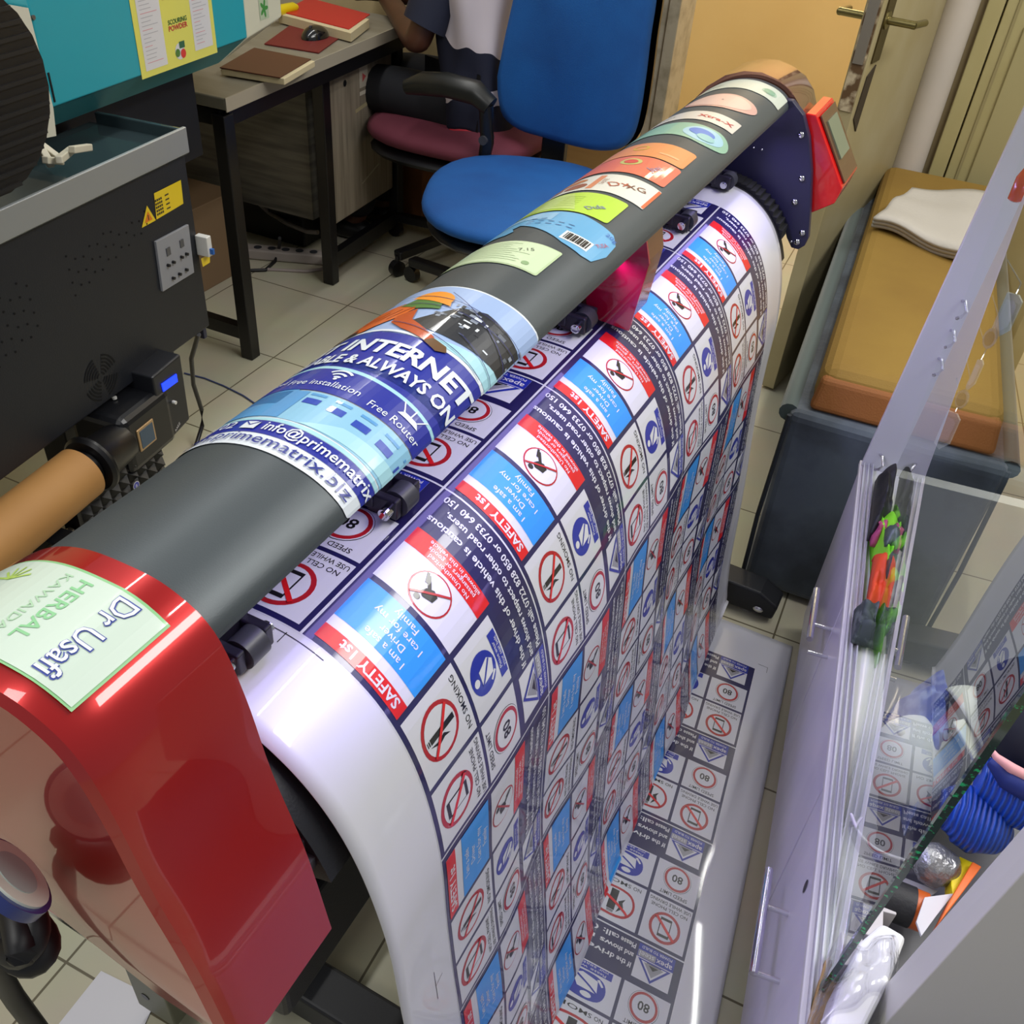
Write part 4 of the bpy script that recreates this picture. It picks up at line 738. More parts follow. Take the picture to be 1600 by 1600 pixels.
put('scroll_wheel', MB().cyl((c.x-.003, c.y-.02, ZD+.033), (c.x+.003, c.y-.02, ZD+.033), .006, 12), M_DGREY, ms_)
rbk = thing('red_book', 'thick red hardback book with cream pages behind the mouse', 'book', az(500, 30, ZD))
block(mb := MB(), ((435, 22), (480, 0), (577, 30), (548, 52)), ZD+.003, .024); put('pages', mb, mat('cream_pages', '#cbbd98', .7), rbk)
block(mb := MB(), ((440, 18), (482, -4), (578, 22), (545, 45)), ZD+.027, .003); put('cover', mb, mat('red_book_cover', '#b81a1c', .4), rbk, bevel=.001)
yt = put('yellow_tool', MB().tube([az(425, 22, ZD+.035), az(440, 16, ZD+.035), az(458, 12, ZD+.035), az(464, 11, ZD+.035)], [.014, .017, .016, .008], 14), mat('yellow_plastic', '#d8c010', .35), smooth=50); tag(yt, 'yellow plastic tool handle by the red book at the printer corner', 'tool')
# under the desk
ups = put('black_box_unit', MB().box((-2.5, 2.68, 0), (-1.98, 2.92, .17)), mat('dark_ups_case', '#0b0b10', .4), bevel=.01); tag(ups, 'black box unit on the floor below the desk cupboard', 'box')
ps = thing('power_strip', 'white power strip on the floor below the desk', 'power strip', az(450, 398, .0)); 
p, q = Vector(az(382, 392, .02)), Vector(az(512, 403, .02)); put('body', MB().bar(p+Vector((0, 0, 0)), q, .055, .036), mat('dusty_white', '#a89e98', .5), ps, bevel=.006)
put('cord', MB().tube([tuple(q), az(526, 408, .01), az(520, 418, .005), az(480, 424, .005), az(420, 421, .005), az(350, 424, .005), az(320, 418, .005)], .006, 8), mat('pinkish_cord', '#9a8e8a', .5), ps, smooth=50)
dv = (q-p)/6
for i in range(5): cc = p+dv*(i+1); put('socket', MB().cyl((cc.x, cc.y, .0375), (cc.x, cc.y, .0395), .014, 12), M_DGREY, ps)
bc = put('extension_cable', MB().tube([az(u, v, z) for u, v, z in ((437, 372, .1), (436, 390, .03), (430, 408, .01), (415, 422, .006), (380, 423, .006), (340, 420, .006), (330, 412, .006))], .006, 8), mat('matte_black_cord', '#0f0f12', .5), smooth=50); tag(bc, 'black cord looping round the white power strip', 'cable')
wc = put('hanging_cable', MB().tube([az(u, v, z) for u, v, z in ((398, 300, .2), (405, 318, .15), (420, 332, .1), (450, 350, .09), (480, 362, .09), (497, 363, .1))], .008, 8), mat('grey_white_cord', '#8d8680', .5), smooth=50); tag(wc, 'pale grey hanging cord in front of the black box unit', 'cable')
ctn = put('cardboard_box', MB().box((-2.5, 2.15, 0), (-2.05, 2.42, .28)), mat('cardboard_dark', '#7a6248', .7), bevel=.003); tag(ctn, 'brown cardboard box on the floor behind the near desk leg', 'box')
# ------------------------------------------------------------------ CHAIRS + PERSON
def star(parent, c, r, rot, m):
    for k in range(5):
        a = rot+2*pi*k/5; e = (c[0]+r*math.cos(a), c[1]+r*math.sin(a), .075)
        l = put('base_arm', MB().bar((c[0], c[1], .10), e, .04, .03), m, parent, bevel=.006)
        put('caster', MB().cyl((e[0]-.012*math.sin(a), e[1]+.012*math.cos(a), .028), (e[0]+.014*math.sin(a), e[1]-.014*math.cos(a), .028), .028, 18).cyl((e[0], e[1], .04), (e[0], e[1], .075), .008, 8), M_BLACK, l, smooth=40)
    put('gas_lift', MB().cyl((c[0], c[1], .09), (c[0], c[1], .42), .026, 16), M_BLACK, parent, smooth=40)
M_BF = mat('blue_fabric', '#06488c', .8, noise=(5, '#0c5ca6', .3, .75), bump=(500, .25)); M_MF = mat('maroon_fabric', '#5c1f30', .8, noise=(6, '#6a2a3a', .3, .7), bump=(400, .2))
bc_ = thing('office_chair', 'blue fabric swivel chair without armrests behind the sticker-covered lid', 'chair', (-1.14, 2.56, 0), 0)
def seat(cx, cy, rx, ry, z, th, rot=0, pw=2.6):
    def fn(a, b):
        t = 2*pi*b; ph = pi*a; cs, sn = math.cos(t), math.sin(t); k = (abs(cs)**pw+abs(sn)**pw)**(-1/pw); sp_ = math.sin(ph)**.5 if 0 < ph < pi else 0
        x, y = rx*k*cs*sp_, ry*k*sn*sp_; zz = math.copysign(abs(math.cos(ph))**.8, math.cos(ph))*th/2
        return (cx+x*math.cos(rot)-y*math.sin(rot), cy+x*math.sin(rot)+y*math.cos(rot), z+zz)
    return fn
put('seat', MB().grid(seat(-1.02, 2.43, .285, .33, .475, .07, .35), 14, 40), M_BF, bc_, smooth=60)
put('seat_shell', MB().grid(seat(-1.02, 2.43, .27, .315, .425, .05, .35), 10, 32), M_BLACK, bc_, smooth=60)
yb = 2.80; ol = [(775, 120), (777, 150), (786, 182), (812, 203), (850, 215), (900, 229), (940, 236), (970, 232), (988, 214), (998, 180), (1006, 120), (1012, 60), (1022, -30), (1020, -170), (980, -240), (860, -240), (822, -170), (800, -20), (785, 60)]
pts = [(ay(u, v, yb)[0], ay(u, v, yb)[2]) for u, v in ol]; pts = [tuple(p) for p in dense(pts+[pts[0]], 4)[:-1]]
cx_, cz_ = np.mean(pts, axis=0)
def inset(k): return [(cx_+(x-cx_)*k, cz_+(z-cz_)*k) for x, z in pts]
n = len(pts); mb = MB(); lay = [(inset(.9), yb-.028), (inset(.96), yb-.022), (inset(.99), yb-.010), (inset(1.0), yb+.004), (inset(.98), yb+.02)]
mb.add([(x, y+.12*(z-.5)*.6, z) for q_, y in lay for x, z in q_], [(i*n+j, (i+1)*n+j, (i+1)*n+(j+1) % n, i*n+(j+1) % n) for i in range(4) for j in range(n)]+[list(range(n)), list(range(5*n-1, 4*n-1, -1))])
put('backrest', mb, M_BF, bc_, smooth=50)
mb = MB(); lay = [(inset(.97), yb+.021), (inset(.95), yb+.05), (inset(.7), yb+.07)]
mb.add([(x+.02, y+.12*(z-.5)*.6, z) for q_, y in lay for x, z in q_], [(i*n+j, (i+1)*n+j, (i+1)*n+(j+1) % n, i*n+(j+1) % n) for i in range(2) for j in range(n)]+[list(range(3*n-1, 2*n-1, -1))])
put('back_shell', mb, M_BLACK, bc_, smooth=50)
put('back_support', MB().box((-1.14, 2.82, .40), (-1.06, 2.85, .60)).bar((-1.10, 2.55, .405), (-1.10, 2.84, .405), .07, .02), M_BLACK, bc_, bevel=.004)
star(bc_, (-1.16, 2.58), .37, math.radians(167), M_BLACK)
mc = thing('armchair', 'maroon office armchair with black armrests, occupied by the seated person', 'chair', (-1.5, 3.0, 0), 0)
put('seat', MB().grid(seat(-1.47, 2.93, .30, .29, .47, .09, 0, 3), 12, 36), M_MF, mc, smooth=60)
put('seat_shell', MB().grid(seat(-1.47, 2.93, .29, .28, .41, .06, 0, 3), 8, 32), M_BLACK, mc, smooth=60)
put('backrest', MB().prism([(2.93, .52), (3.25, .52), (3.27, .70), (3.25, 1.15), (3.20, 1.22), (2.99, 1.22), (2.92, 1.15), (2.91, .70)], 'x', -1.36, -1.315), M_MF, mc, bevel=.02)
for y, sg in ((2.66, 1), (3.24, -1)):
    arm = put('armrest', MB().tube([(-1.25, y, .635), (-1.30, y, .665), (-1.40, y, .67), (-1.48, y, .66), (-1.54, y, .64)], [.030, .036, .036, .034, .022], 12), mat('worn_black_pad', '#1d1e1c', .35), mc, smooth=50)
    put('arm_post', MB().tube([(-1.265, y, .635), (-1.255, y, .53), (-1.27, y, .42), (-1.33, y+.06*sg, .40)], .022, 10), M_BLACK, mc, smooth=50)
    put('post_knob', MB().cyl((-1.258, y-.028, .54), (-1.258, y+.028, .54), .014, 12), M_DGREY, mc, smooth=40)
star(mc, (-1.47, 2.95), .30, .55, M_BLACK)
# seated person
pe = thing('person', 'person in navy and white striped shirt seated at desk, brown forearm on the top', 'person', (-1.45, 2.95, 0))
def skin(name, V, E, R, m, parent, lv=2, root=0):
    me = bpy.data.meshes.new(name); M = inv_root(pe); me.from_pydata([tuple(M @ Vector(v)) for v in V], E, []); me.materials.append(m)
    o = bpy.data.objects.new(name, me); COL.objects.link(o); o.parent = parent
    md = o.modifiers.new('skin', 'SKIN'); md.use_smooth_shade = True
    for i, r in enumerate(R):
        sv = me.skin_vertices[0].data[i]; sv.radius = (r, r) if not isinstance(r, tuple) else r; sv.use_root = (i == root)
    s = o.modifiers.new('sub', 'SUBSURF'); s.levels = lv; s.render_levels = lv; return o
M_SK = mat('dark_brown_skin', '#4a2c1e', .45, noise=(12, '#5a3626', .3, .7))
el = Vector(az(652, 72, .74)); hd = Vector(az(585, -30, .79))
V = [(-1.42, 2.95, .55), (-1.42, 2.95, .72), (-1.46, 2.95, .92), (-1.48, 2.95, 1.04), (-1.50, 2.95, 1.10), (-1.53, 2.95, 1.17), (-1.55, 2.95, 1.28),   # 0-6 spine to crown
     (-1.47, 2.80, 1.02), tuple(el+Vector((.03, .04, .14))), tuple(el), tuple(el.lerp(hd, .5)+Vector((0, 0, .01))), tuple(el.lerp(hd, .9)), tuple(hd),
     (-1.47, 3.12, 1.02), (-1.60, 3.24, .88), (-1.74, 3.2, .79), (-1.95, 3.1, .79), (-2.0, 3.07, .785),
     (-1.46, 2.85, .55), (-1.85, 2.86, .56), (-1.88, 2.87, .30), (-1.86, 2.87, .08), (-1.97, 2.87, .04), (-1.46, 3.05, .55), (-1.85, 3.06, .56), (-1.88, 3.06, .30), (-1.86, 3.06, .08), (-1.97, 3.06, .04)]
E = [(0, 1), (1, 2), (2, 3), (3, 4), (4, 5), (5, 6), (3, 7), (7, 8), (8, 9), (9, 10), (10, 11), (11, 12), (3, 13), (13, 14), (14, 15), (15, 16), (16, 17), (0, 18), (18, 19), (19, 20), (20, 21), (21, 22), (0, 23), (23, 24), (24, 25), (25, 26), (26, 27)]
R = [.12, .11, .13, .10, .05, .085, .08, .055, .045, .042, .036, .028, .030, .055, .045, .040, .028, .030, .08, .065, .055, .035, .035, .08, .065, .055, .035, .035]
body = skin('body', V, E, R, M_SK, pe)
shm = mat('navy_white_shirt', '#14182c', .8)
nt = shm.node_tree; b_ = nt.nodes['Principled BSDF']; tc = nt.nodes.new('ShaderNodeTexCoord'); sx = nt.nodes.new('ShaderNodeSeparateXYZ'); nz = nt.nodes.new('ShaderNodeTexNoise'); nz.inputs['Scale'].default_value = 3.2; ad = nt.nodes.new('ShaderNodeMath'); ad.operation = 'MULTIPLY_ADD'; ad.inputs[1].default_value = .34
cr_ = nt.nodes.new('ShaderNodeValToRGB'); cr_.color_ramp.interpolation = 'CONSTANT'; nt.links.new(tc.outputs['Object'], sx.inputs[0]); nt.links.new(tc.outputs['Object'], nz.inputs['Vector']); nt.links.new(nz.outputs[0], ad.inputs[0]); nt.links.new(sx.outputs[2], ad.inputs[2]); nt.links.new(ad.outputs[0], cr_.inputs[0]); nt.links.new(cr_.outputs[0], b_.inputs['Base Color'])
el_ = cr_.color_ramp.elements; el_[0].position = 0; el_[0].color = lin('#10142a'); el_[1].position = .755; el_[1].color = lin('#c9bfc4')
for ps_, c in ((.82, '#10142a'), (.905, '#c9bfc4'), (1.0, '#c9bfc4')): e = el_.new(min(ps_, .999)); e.color = lin(c)
def shirt(a, b):
    prof = [(.155, .50), (.160, .56), (.152, .68), (.165, .82), (.185, .95), (.17, 1.03), (.09, 1.09)]; i = a*(len(prof)-1); k = min(int(i), len(prof)-2); t = i-k; r = prof[k][0]*(1-t)+prof[k+1][0]*t; z = prof[k][1]*(1-t)+prof[k+1][1]*t
    th = 2*pi*b; fold = 1+.05*math.sin(5*th+z*9)+.03*math.sin(9*th-z*14); xs = -1.40-.14*max(0, z-.6); return (xs+r*.80*fold*math.cos(th), 2.95+r*1.22*fold*math.sin(th), z+.012*math.sin(3*th))
put('shirt', MB().grid(shirt, 26, 48), shm, pe, smooth=60, solid=.004)
M_NV = mat('navy_jersey', '#1b2035', .8)
s0_, s1_ = Vector((-1.47, 2.83, 1.0)), el+Vector((.015, .02, .055)); put('sleeve', MB().tube([s0_, s0_.lerp(s1_, .5), s1_], [.085, .078, .070], 16), M_NV, pe, smooth=60)
s2_, s3_ = Vector((-1.47, 3.08, 1.0)), Vector((-1.60, 3.24, .88)); put('sleeve', MB().tube([s2_, s3_], [.085, .070], 16), M_NV, pe, smooth=60)
put('hem_piping', MB().tube([shirt(.0, t) for t in np.linspace(0, 1, 60)], .005, 6), mat('red_piping', '#b4142a', .6), pe, smooth=60)
put('collar_piping', MB().tube([(-1.36, 2.80, .985), (-1.38, 2.78, .95), (-1.42, 2.765, .92)], .006, 6), MATS['red_piping'], pe, smooth=60)
tru = skin('trousers', [V[i] for i in (0, 18, 19, 20, 21, 23, 24, 25, 26)], [(0, 1), (1, 2), (2, 3), (3, 4), (0, 5), (5, 6), (6, 7), (7, 8)], [.135, .095, .085, .075, .07, .095, .085, .075, .07], mat('black_trousers', '#0e0f16', .8), pe, 2)
put('hair', MB().sph((-1.545, 2.95, 1.30), (.09, .085, .075), n=18, m=10), mat('black_hair', '#0b0a0a', .9), pe, smooth=60)
shs = MB()
for y in (2.87, 3.06): shs.sph((-1.93, y, .04), (.13, .05, .045), n=16, m=8)
put('shoes', shs, M_BLACK, pe, smooth=60)
# low wooden panel seen between the chairs
wpn = put('wooden_board', MB().box((-1.30, 3.20, 0), (-.95, 3.23, .50)), mat('tan_board', '#a57c48', .6, noise=((3, 3, 20), '#b9935c', .3, .7)), bevel=.003); tag(wpn, 'tan wooden board leaning by wall behind the blue chair', 'board')
bxw = put('wooden_crate', MB().box((-1.98, 3.13, 0), (-1.74, 3.30, .34)), mat('orange_wood', '#8a5422', .6, noise=(5, '#6a4020', .3, .7)), bevel=.004); tag(bxw, 'orange-brown wooden box on the floor beside the grey desk cupboard', 'box')
# ------------------------------------------------------------------ DAYBED
db = thing('daybed', 'low upholstered daybed with mustard brown seat and slate velvet front', 'daybed', (.2, 2.5, 0))
M_SL = mat('slate_velvet', '#4c5864', .75, noise=(7, '#2c3540', .38, .62), sheen=.4, bump=(40, .3)); M_MU = mat('mustard_fabric', '#876a26', .8, noise=(4, '#7c5e20', .3, .7), bump=(300, .2)); M_MB = mat('rust_brown_fabric', '#8a5420', .75, noise=(5, '#7c4a1c', .3, .7), bump=(300, .2))
yF = 1.700; zT = ay(1240, 648, yF)[2]
xl0 = ay(1160, 905, yF)[0]; xf_ = az(1366, 303, zT+.085)[0]-.004
put('base', MB().grid(lambda a, b: ( [(xl0+.005, yF+.006*math.sin(9*b), .01), (xl0-.004+.004*math.sin(7*b), yF, .18), (xl0-.006, yF+.004, zT-.02), (xl0+.006, yF+.02, zT)][min(int(a*3.999), 3)][0]+0*b, 0, 0), 1, 1) if False else MB().hexa([(xl0, yF, .01), (.55, yF, .01), (.55, WY-.1, .01), (xf_-.03, WY-.1, .01)], [(xl0-.01, yF+.01, zT), (.55, yF+.01, zT), (.55, WY-.1, zT), (xf_-.035, WY-.1, zT)]), M_SL, db, bevel=.02)
put('seam', MB().tube([(xl0-.004, yF+.004, .03), (xl0-.010, yF+.006, .2), (xl0-.008, yF+.012, zT-.01)], .005, 8), mat('dark_slate_piping', '#1c232c', .7), db, smooth=50)
put('base_edge', MB().tube([(xl0-.012, yF+.03, zT-.015), ((xl0+xf_)/2-.03, 2.5, zT-.012), (xf_-.045, WY-.12, zT-.015)], .02, 12), mat('green_slate_velvet', '#3e4c4a', .7, sheen=.3), db, smooth=50)
p0 = az(1262, 632, zT+.01); p1 = az(1380, 668, zT+.01)
yC = p0[1]-.0
xf_ = az(1366, 303, zT+.085)[0]-.004; xn_ = p0[0]
put('seat_cushion', MB().hexa([(xn_, yC, zT), (.53, yC+.02, zT), (.53, WY-.12, zT), (xf_-.005, WY-.12, zT)], [(xn_+.006, yC+.03, zT+.085), (.53, yC+.05, zT+.085), (.53, WY-.12, zT+.085), (xf_, WY-.12, zT+.085)]), M_MU, db, bevel=.03)
put('cushion_front', MB().hexa([(xn_+.002, yC-.006, zT+.002), (.52, yC+.012, zT+.002), (.52, yC+.04, zT+.002), (xn_+.002, yC+.03, zT+.002)], [(xn_+.010, yC+.018, zT+.068), (.52, yC+.036, zT+.068), (.52, yC+.06, zT+.068), (xn_+.010, yC+.05, zT+.068)]), M_MB, db, bevel=.012, label='rust brown cushion front')
fc = thing('folded_cloth', 'folded off-white cloth lying on the far end of the mustard daybed', 'cloth', az(1450, 340, zT+.09))
zc_ = zT+.088; co = [az(u, v, zc_+.01) for u, v in ((1362, 350), (1420, 304), (1560, 312), (1500, 402))]
def clothf(k, dz):
    def fn(a, b):
        P0 = Vector(co[0]).lerp(Vector(co[1]), b); P1 = Vector(co[3]).lerp(Vector(co[2]), b); p = P0.lerp(P1, a); return (p.x+.004*math.sin(b*9), p.y-.006*k+.01*math.sin(a*5), zc_+dz+.006*math.sin(a*7+b*3)+.003*math.sin(b*15))
    return fn
for k in range(3): put('fold', MB().grid(clothf(k, .006+.011*k), 20, 12), mat('off_white_cotton', '#b4aea4', .85, bump=(90, .3)), fc, smooth=60, solid=.009)
# ------------------------------------------------------------------ GLASS DISPLAY CASE
CA = math.atan2(.0925, .9957); cdv = Vector((-math.sin(CA), math.cos(CA), 0)); cnv = Vector((-math.cos(CA), -math.sin(CA), 0)); C0 = Vector((.141, .743, 0))
def K(l, o, z): p = C0+cdv*l+cnv*o; return (p.x, p.y, z)     # l along the case, o outwards (towards the printer), z up
def kbox(mb, l0, l1, o0, o1, z0, z1, mi=0): return mb.hexa([K(l0, o0, z0), K(l0, o1, z0), K(l1, o1, z0), K(l1, o0, z0)], [K(l0, o0, z1), K(l0, o1, z1), K(l1, o1, z1), K(l1, o0, z1)], mi)
def kp(u, v, o=0):
    r = Vector(ray(u, v)); c0 = Vector((0, 0, H)); t = (C0+cnv*o-c0).dot(cnv)/r.dot(cnv); p = c0+r*t; return ((p-C0).dot(cdv), p.z)
KC = thing('display_case', 'white display case with chrome drawer handles and sliding glass pane', 'display case', tuple(C0), CA)
HB = .46; LF = kp(1345, 725)[0]; LN = -.62
M_MARB = mat('white_marble_laminate', '#d6d2e0', .3, coat=.25, noise=((2.5, 9, 1.5), '#cac6d6', .42, .62)); M_WB = mat('white_melamine', '#c9c8c6', .35)
put('base_cabinet', kbox(MB(), LN, LF, -.44, -.016, .0, HB-.012), M_WB, KC, bevel=.002)
lm = kp(1262, 1000)[0]
for i, (a, b) in enumerate(((LN+.01, .115), (.121, .485), (.491, LF-.004))):
    put('drawer_front', kbox(MB(), a, b, -.014, 0, .05, HB-.014), M_MARB, KC, bevel=.0015)
put('plinth', kbox(MB(), LN, LF, -.03, -.012, 0, .045), mat('grey_plinth', '#8e8c8a', .5), KC)
put('base_top', kbox(MB(), LN, LF+.0, -.44, .004, HB-.012, HB), M_WB, KC, bevel=.002)
put('contrast_sheet', kbox(MB(), LN+.02, LF-.03, -.43, -.062, HB, HB+.0012), mat('grey_contrast_sheet', '#5f6066', .5), KC)  # grey sheet added so the white cap and pane reflections stand out
for pts in (((1205, 1352), (1174, 1528), (1206, 1388), (1188, 1498)), ((1279, 914), (1262, 1006), (1283, 937), (1270, 1010-12))):
    a, b, c, d = [kp(u, v, .032) for u, v in pts]; za = (a[1]+b[1])/2
    hd_ = put('bar_handle', MB().cyl(K(a[0], .032, za), K(b[0], .032, za), .0058, 20), M_CHROME, KC, smooth=40)
    for q in (c, d): put('handle_post', MB().cyl(K(q[0], 0, za), K(q[0], .032, za), .0038, 12), M_CHROME, hd_, smooth=40)
for u, v in ((1325, 905), (1259, 1385), (1234, 1048)):
    l, z = kp(u, v, 0); put('keyhole', MB().add([K(l+.007*math.cos(t)*.9, .0008, z+.012*math.sin(t)) for t in np.linspace(0, 2*pi, 16, endpoint=False)], [list(range(16))]), mat('dark_keyhole', '#3c3840', .5), KC)
tk = MB()
for o in (-.003, -.011, -.019): kbox(tk, LN, LF-.005, o-.001, o+.001, HB, HB+.010)
kbox(tk, LN, LF-.005, -.021, -.002, HB, HB+.003); put('sliding_track', tk, mat('white_aluminium', '#c6c6cc', .3, .3), KC)
# far post and near end panel
q0, q1, q2 = ay(1345, 725, 1.62), ay(1400, 725, 1.62), ay(1600, 165, 1.62); q3 = ay(1600, 300, 1.62)
def ext(p, q, z): t = (z-p[2])/(q[2]-p[2]); return p[0]+(q[0]-p[0])*t
zt_ = 1.22
put('end_post', MB().hexa([(ext(q0, q2, HB), 1.60, HB), (ext(q1, q3, HB), 1.60, HB), (ext(q1, q3, HB), 1.625, HB), (ext(q0, q2, HB), 1.625, HB)], [(ext(q0, q2, zt_), 1.60, zt_), (ext(q1, q3, zt_), 1.60, zt_), (ext(q1, q3, zt_), 1.625, zt_), (ext(q0, q2, zt_), 1.625, zt_)]), mat('white_post_laminate', '#c9cad2', .35), KC, bevel=.0015, label='white upright post')
a0, a1, b0, b1 = ay(1330, 1600, .575), ay(1600, 1290, .575), ay(1383, 1600, .545), ay(1600, 1362, .545)
zl, zh_ = .465, .98
put('end_panel', MB().hexa([(ext(b0, b1, zl), .545, zl), (.75, .545, zl), (.75, .575, zl), (ext(a0, a1, zl), .575, zl)], [(ext(b0, b1, zh_), .545, zh_), (.75, .545, zh_), (.75, .575, zh_), (ext(a0, a1, zh_), .575, zh_)]), mat('grey_white_board', '#cfcdc6', .45, bump=(60, .05)), KC, bevel=.001, label='off-white near end board')
# glass
GP = film('clear_glass', '#f2faf6', 1.0, 2.5)
g0 = kp(1265, 1575, -.012); g1 = kp(1600, 1090, -.012)
zg = 1.16
lg0 = g0[0]; lg1 = g0[0]+(g1[0]-g0[0])*(zg-HB)/(g1[1]-HB)
put('glass_pane', MB().add([K(lg0, -.012, HB+.004), K(LF-.012, -.056, HB+.004), K(LF-.012, -.056, zg), K(lg1, -.012, zg)], [(3, 2, 1, 0)]), GP, KC, fix=False, label='clear sliding glass pane')
ge = mat('green_edge_with_glints', '#083020', .08, .2, coat=1, noise=(190, '#22c878', .56, .68)); put('pane_edge', MB().bar(K(lg0, -.012, HB+.004), K(lg1, -.012, zg), .006, .0065), ge, KC, label='green cut edge of the glass')  # bright green specks paint sparkle into the edge colour
# ------------------------------------------------------------------ things in the case
def clothy(name, pts, z, h, m, label, cat, group=None, seed=1, nu=18, nv=14, amp=.010, parent=None):
    """soft folded heap whose outline is given by four corners on the level z"""
    P = [Vector(az(u, v, z)) for u, v in pts]; rd = random.Random(seed); ph = [rd.random()*6 for _ in range(4)]
    def fn(a, b):
        p = P[0].lerp(P[1], b).lerp(P[3].lerp(P[2], b), a); e = min(a, 1-a, b, 1-b)*4; e = min(e, 1)**.5
        zz = z-h+h*e+amp*e*(math.sin(9*a+4*b+ph[0])+.6*math.sin(15*b-5*a+ph[1])+.3*math.sin(27*a+ph[2])); return (p.x+.003*math.sin(11*b+ph[3]), p.y+.003*math.sin(9*a), max(zz, z-h+.001))
    o = put(name, MB().grid(fn, nu*2, nv*2), m, parent, smooth=60, solid=.003)
    if parent is None: tag(o, label, cat, group)
    return o
def dome(name, cpx, z, r, m, label, tilt, hb=.075, brim=None):
    c = Vector(az(cpx[0], cpx[1], z)); R_ = Matrix.Rotation(tilt[0], 3, 'X') @ Matrix.Rotation(tilt[1], 3, 'Y')
    if len(tilt) > 2: R_ = Matrix.Rotation(tilt[2], 3, 'Z') @ R_
    t = thing(name, label, 'cap', tuple(c))
    def fn(a, b):
        ph = a*pi/2; th = 2*pi*b; g = 1-.02*abs(math.cos(3*th))**12; p = Vector((r*g*math.sin(ph)*math.cos(th), r*1.12*g*math.sin(ph)*math.sin(th), hb*math.cos(ph))); return tuple(c+R_ @ p)
    put('crown', MB().grid(fn, 14, 48), m, t, smooth=60, solid=.003)
    sm = MB()
    for k in range(6):
        th = k*pi/3+.2; sm.tube([tuple(Vector(c)+R_ @ Vector((1.006*r*math.sin(a)*math.cos(th), 1.006*r*1.12*math.sin(a)*math.sin(th), 1.01*hb*math.cos(a)))) for a in np.linspace(.05, pi/2, 12)], .0009, 5)
    put('seam', sm, mat('seam_thread', '#8d8c84', .7), t); put('button', MB().sph(tuple(c+R_ @ Vector((0, 0, hb*1.02))), .005, n=10, m=6), m, t, smooth=60)
    if brim:
        def fb(a, b):
            th = brim-.95+1.9*b; rr_ = r*(1.0+.62*a*math.sin(pi*(b*.86+.07))); return tuple(c+R_ @ Vector((rr_*math.cos(th), rr_*1.08*math.sin(th), -.004-.012*a)))
        put('brim', MB().grid(fb, 6, 24), m, t, smooth=60, solid=.004)
    return t
M_CC = mat('cream_cap_cotton', '#e4e4d4', .7); M_WC = mat('white_cap_cotton', '#e4e6e4', .7)
ZB = HB+.001
dome('baseball_cap', (1432, 1195), .545, .050, M_WC, 'pale white panelled cap lying on its side behind the glass', (.25, -.55, -.15), .06)
dome('baseball_cap', (1508, 1130), .60, .042, M_CC, 'cream cap leaning behind the white cap with its brim towards the blue gloves', (-.5, .9, .2), .045, brim=-1.2)
clothy('blue_fabric', ((1425, 1050), (1475, 1010), (1515, 1180), (1462, 1230)), .60, .10, mat('blue_speckled_fabric', '#3c5ab0', .7, noise=(70, '#8f9fd0', .45, .6)), 'speckled blue cloth wedged between the two pale caps', 'cloth', seed=3)
# knitted blue gloves
M_KN = bpy.data.materials.new('blue_knit'); M_KN.use_nodes = True; nt = M_KN.node_tree; b_ = nt.nodes['Principled BSDF']; b_.inputs['Roughness'].default_value = .4
tc = nt.nodes.new('ShaderNodeTexCoord'); wv = nt.nodes.new('ShaderNodeTexWave'); wv.inputs['Scale'].default_value = 55; wv.inputs['Distortion'].default_value = 1.5; rp = nt.nodes.new('ShaderNodeValToRGB'); rp.color_ramp.elements[0].color = lin('#0e2f86'); rp.color_ramp.elements[1].color = lin('#1c50c0'); nt.links.new(tc.outputs['Object'], wv.inputs[0]); nt.links.new(wv.outputs[0], rp.inputs[0]); nt.links.new(rp.outputs[0], b_.inputs['Base Color'])
bp = nt.nodes.new('ShaderNodeBump'); bp.inputs['Strength'].default_value = .7; bp.inputs['Distance'].default_value = .003; nt.links.new(wv.outputs[0], bp.inputs['Height']); nt.links.new(bp.outputs[0], b_.inputs['Normal'])
def bundle(name, path, rs, m, label, cat, group=None, sq=1.0):
    P = [Vector(p) for p in path]; o = put(name, MB().tube([tuple(p) for p in dense([tuple(p) for p in P], 5)], list(np.interp(np.linspace(0, 1, (len(P)-1)*5+1), np.linspace(0, 1, len(P)), rs)), 20), m, smooth=60); tag(o, label, cat, group); return o
bundle('blue_knit_glove', [az(1468, 1262, .56), az(1500, 1270, .565), az(1535, 1290, .56), az(1562, 1312, .55)], [.020, .034, .036, .020], M_KN, 'folded bright blue ribbed glove below the dark end of the glass edge', 'glove')
bundle('blue_knit_sock', [az(1530, 1215, .60), az(1560, 1228, .60), az(1598, 1250, .60), az(1640, 1280, .60)], [.024, .032, .034, .025], M_KN, 'second blue ribbed bundle under the navy and pink cap', 'glove')
nc = thing('baseball_cap', 'navy cap with pink piping at the right frame edge above the blue ribbed bundles', 'cap', az(1600, 1160, .66))
c = Vector(az(1630, 1125, .64)); put('crown', MB().sph(tuple(c), (.075, .085, .06), n=30, m=16), mat('navy_cotton', '#0b0e1e', .8), nc, smooth=60)
put('pink_piping', MB().tube([az(1541, 1160, .665), az(1556, 1182, .66), az(1580, 1200, .655), az(1610, 1216, .65), az(1640, 1228, .64)], [.001, .004, .006, .006, .003], 10), mat('pink_trim', '#e0a0a4', .6), nc, smooth=60)
put('blue_band', MB().tube([az(1548, 1190, .64), az(1575, 1215, .64), az(1610, 1235, .635)], [.006, .014, .014], 10), mat('deep_blue_band', '#10246e', .6), nc, smooth=60)
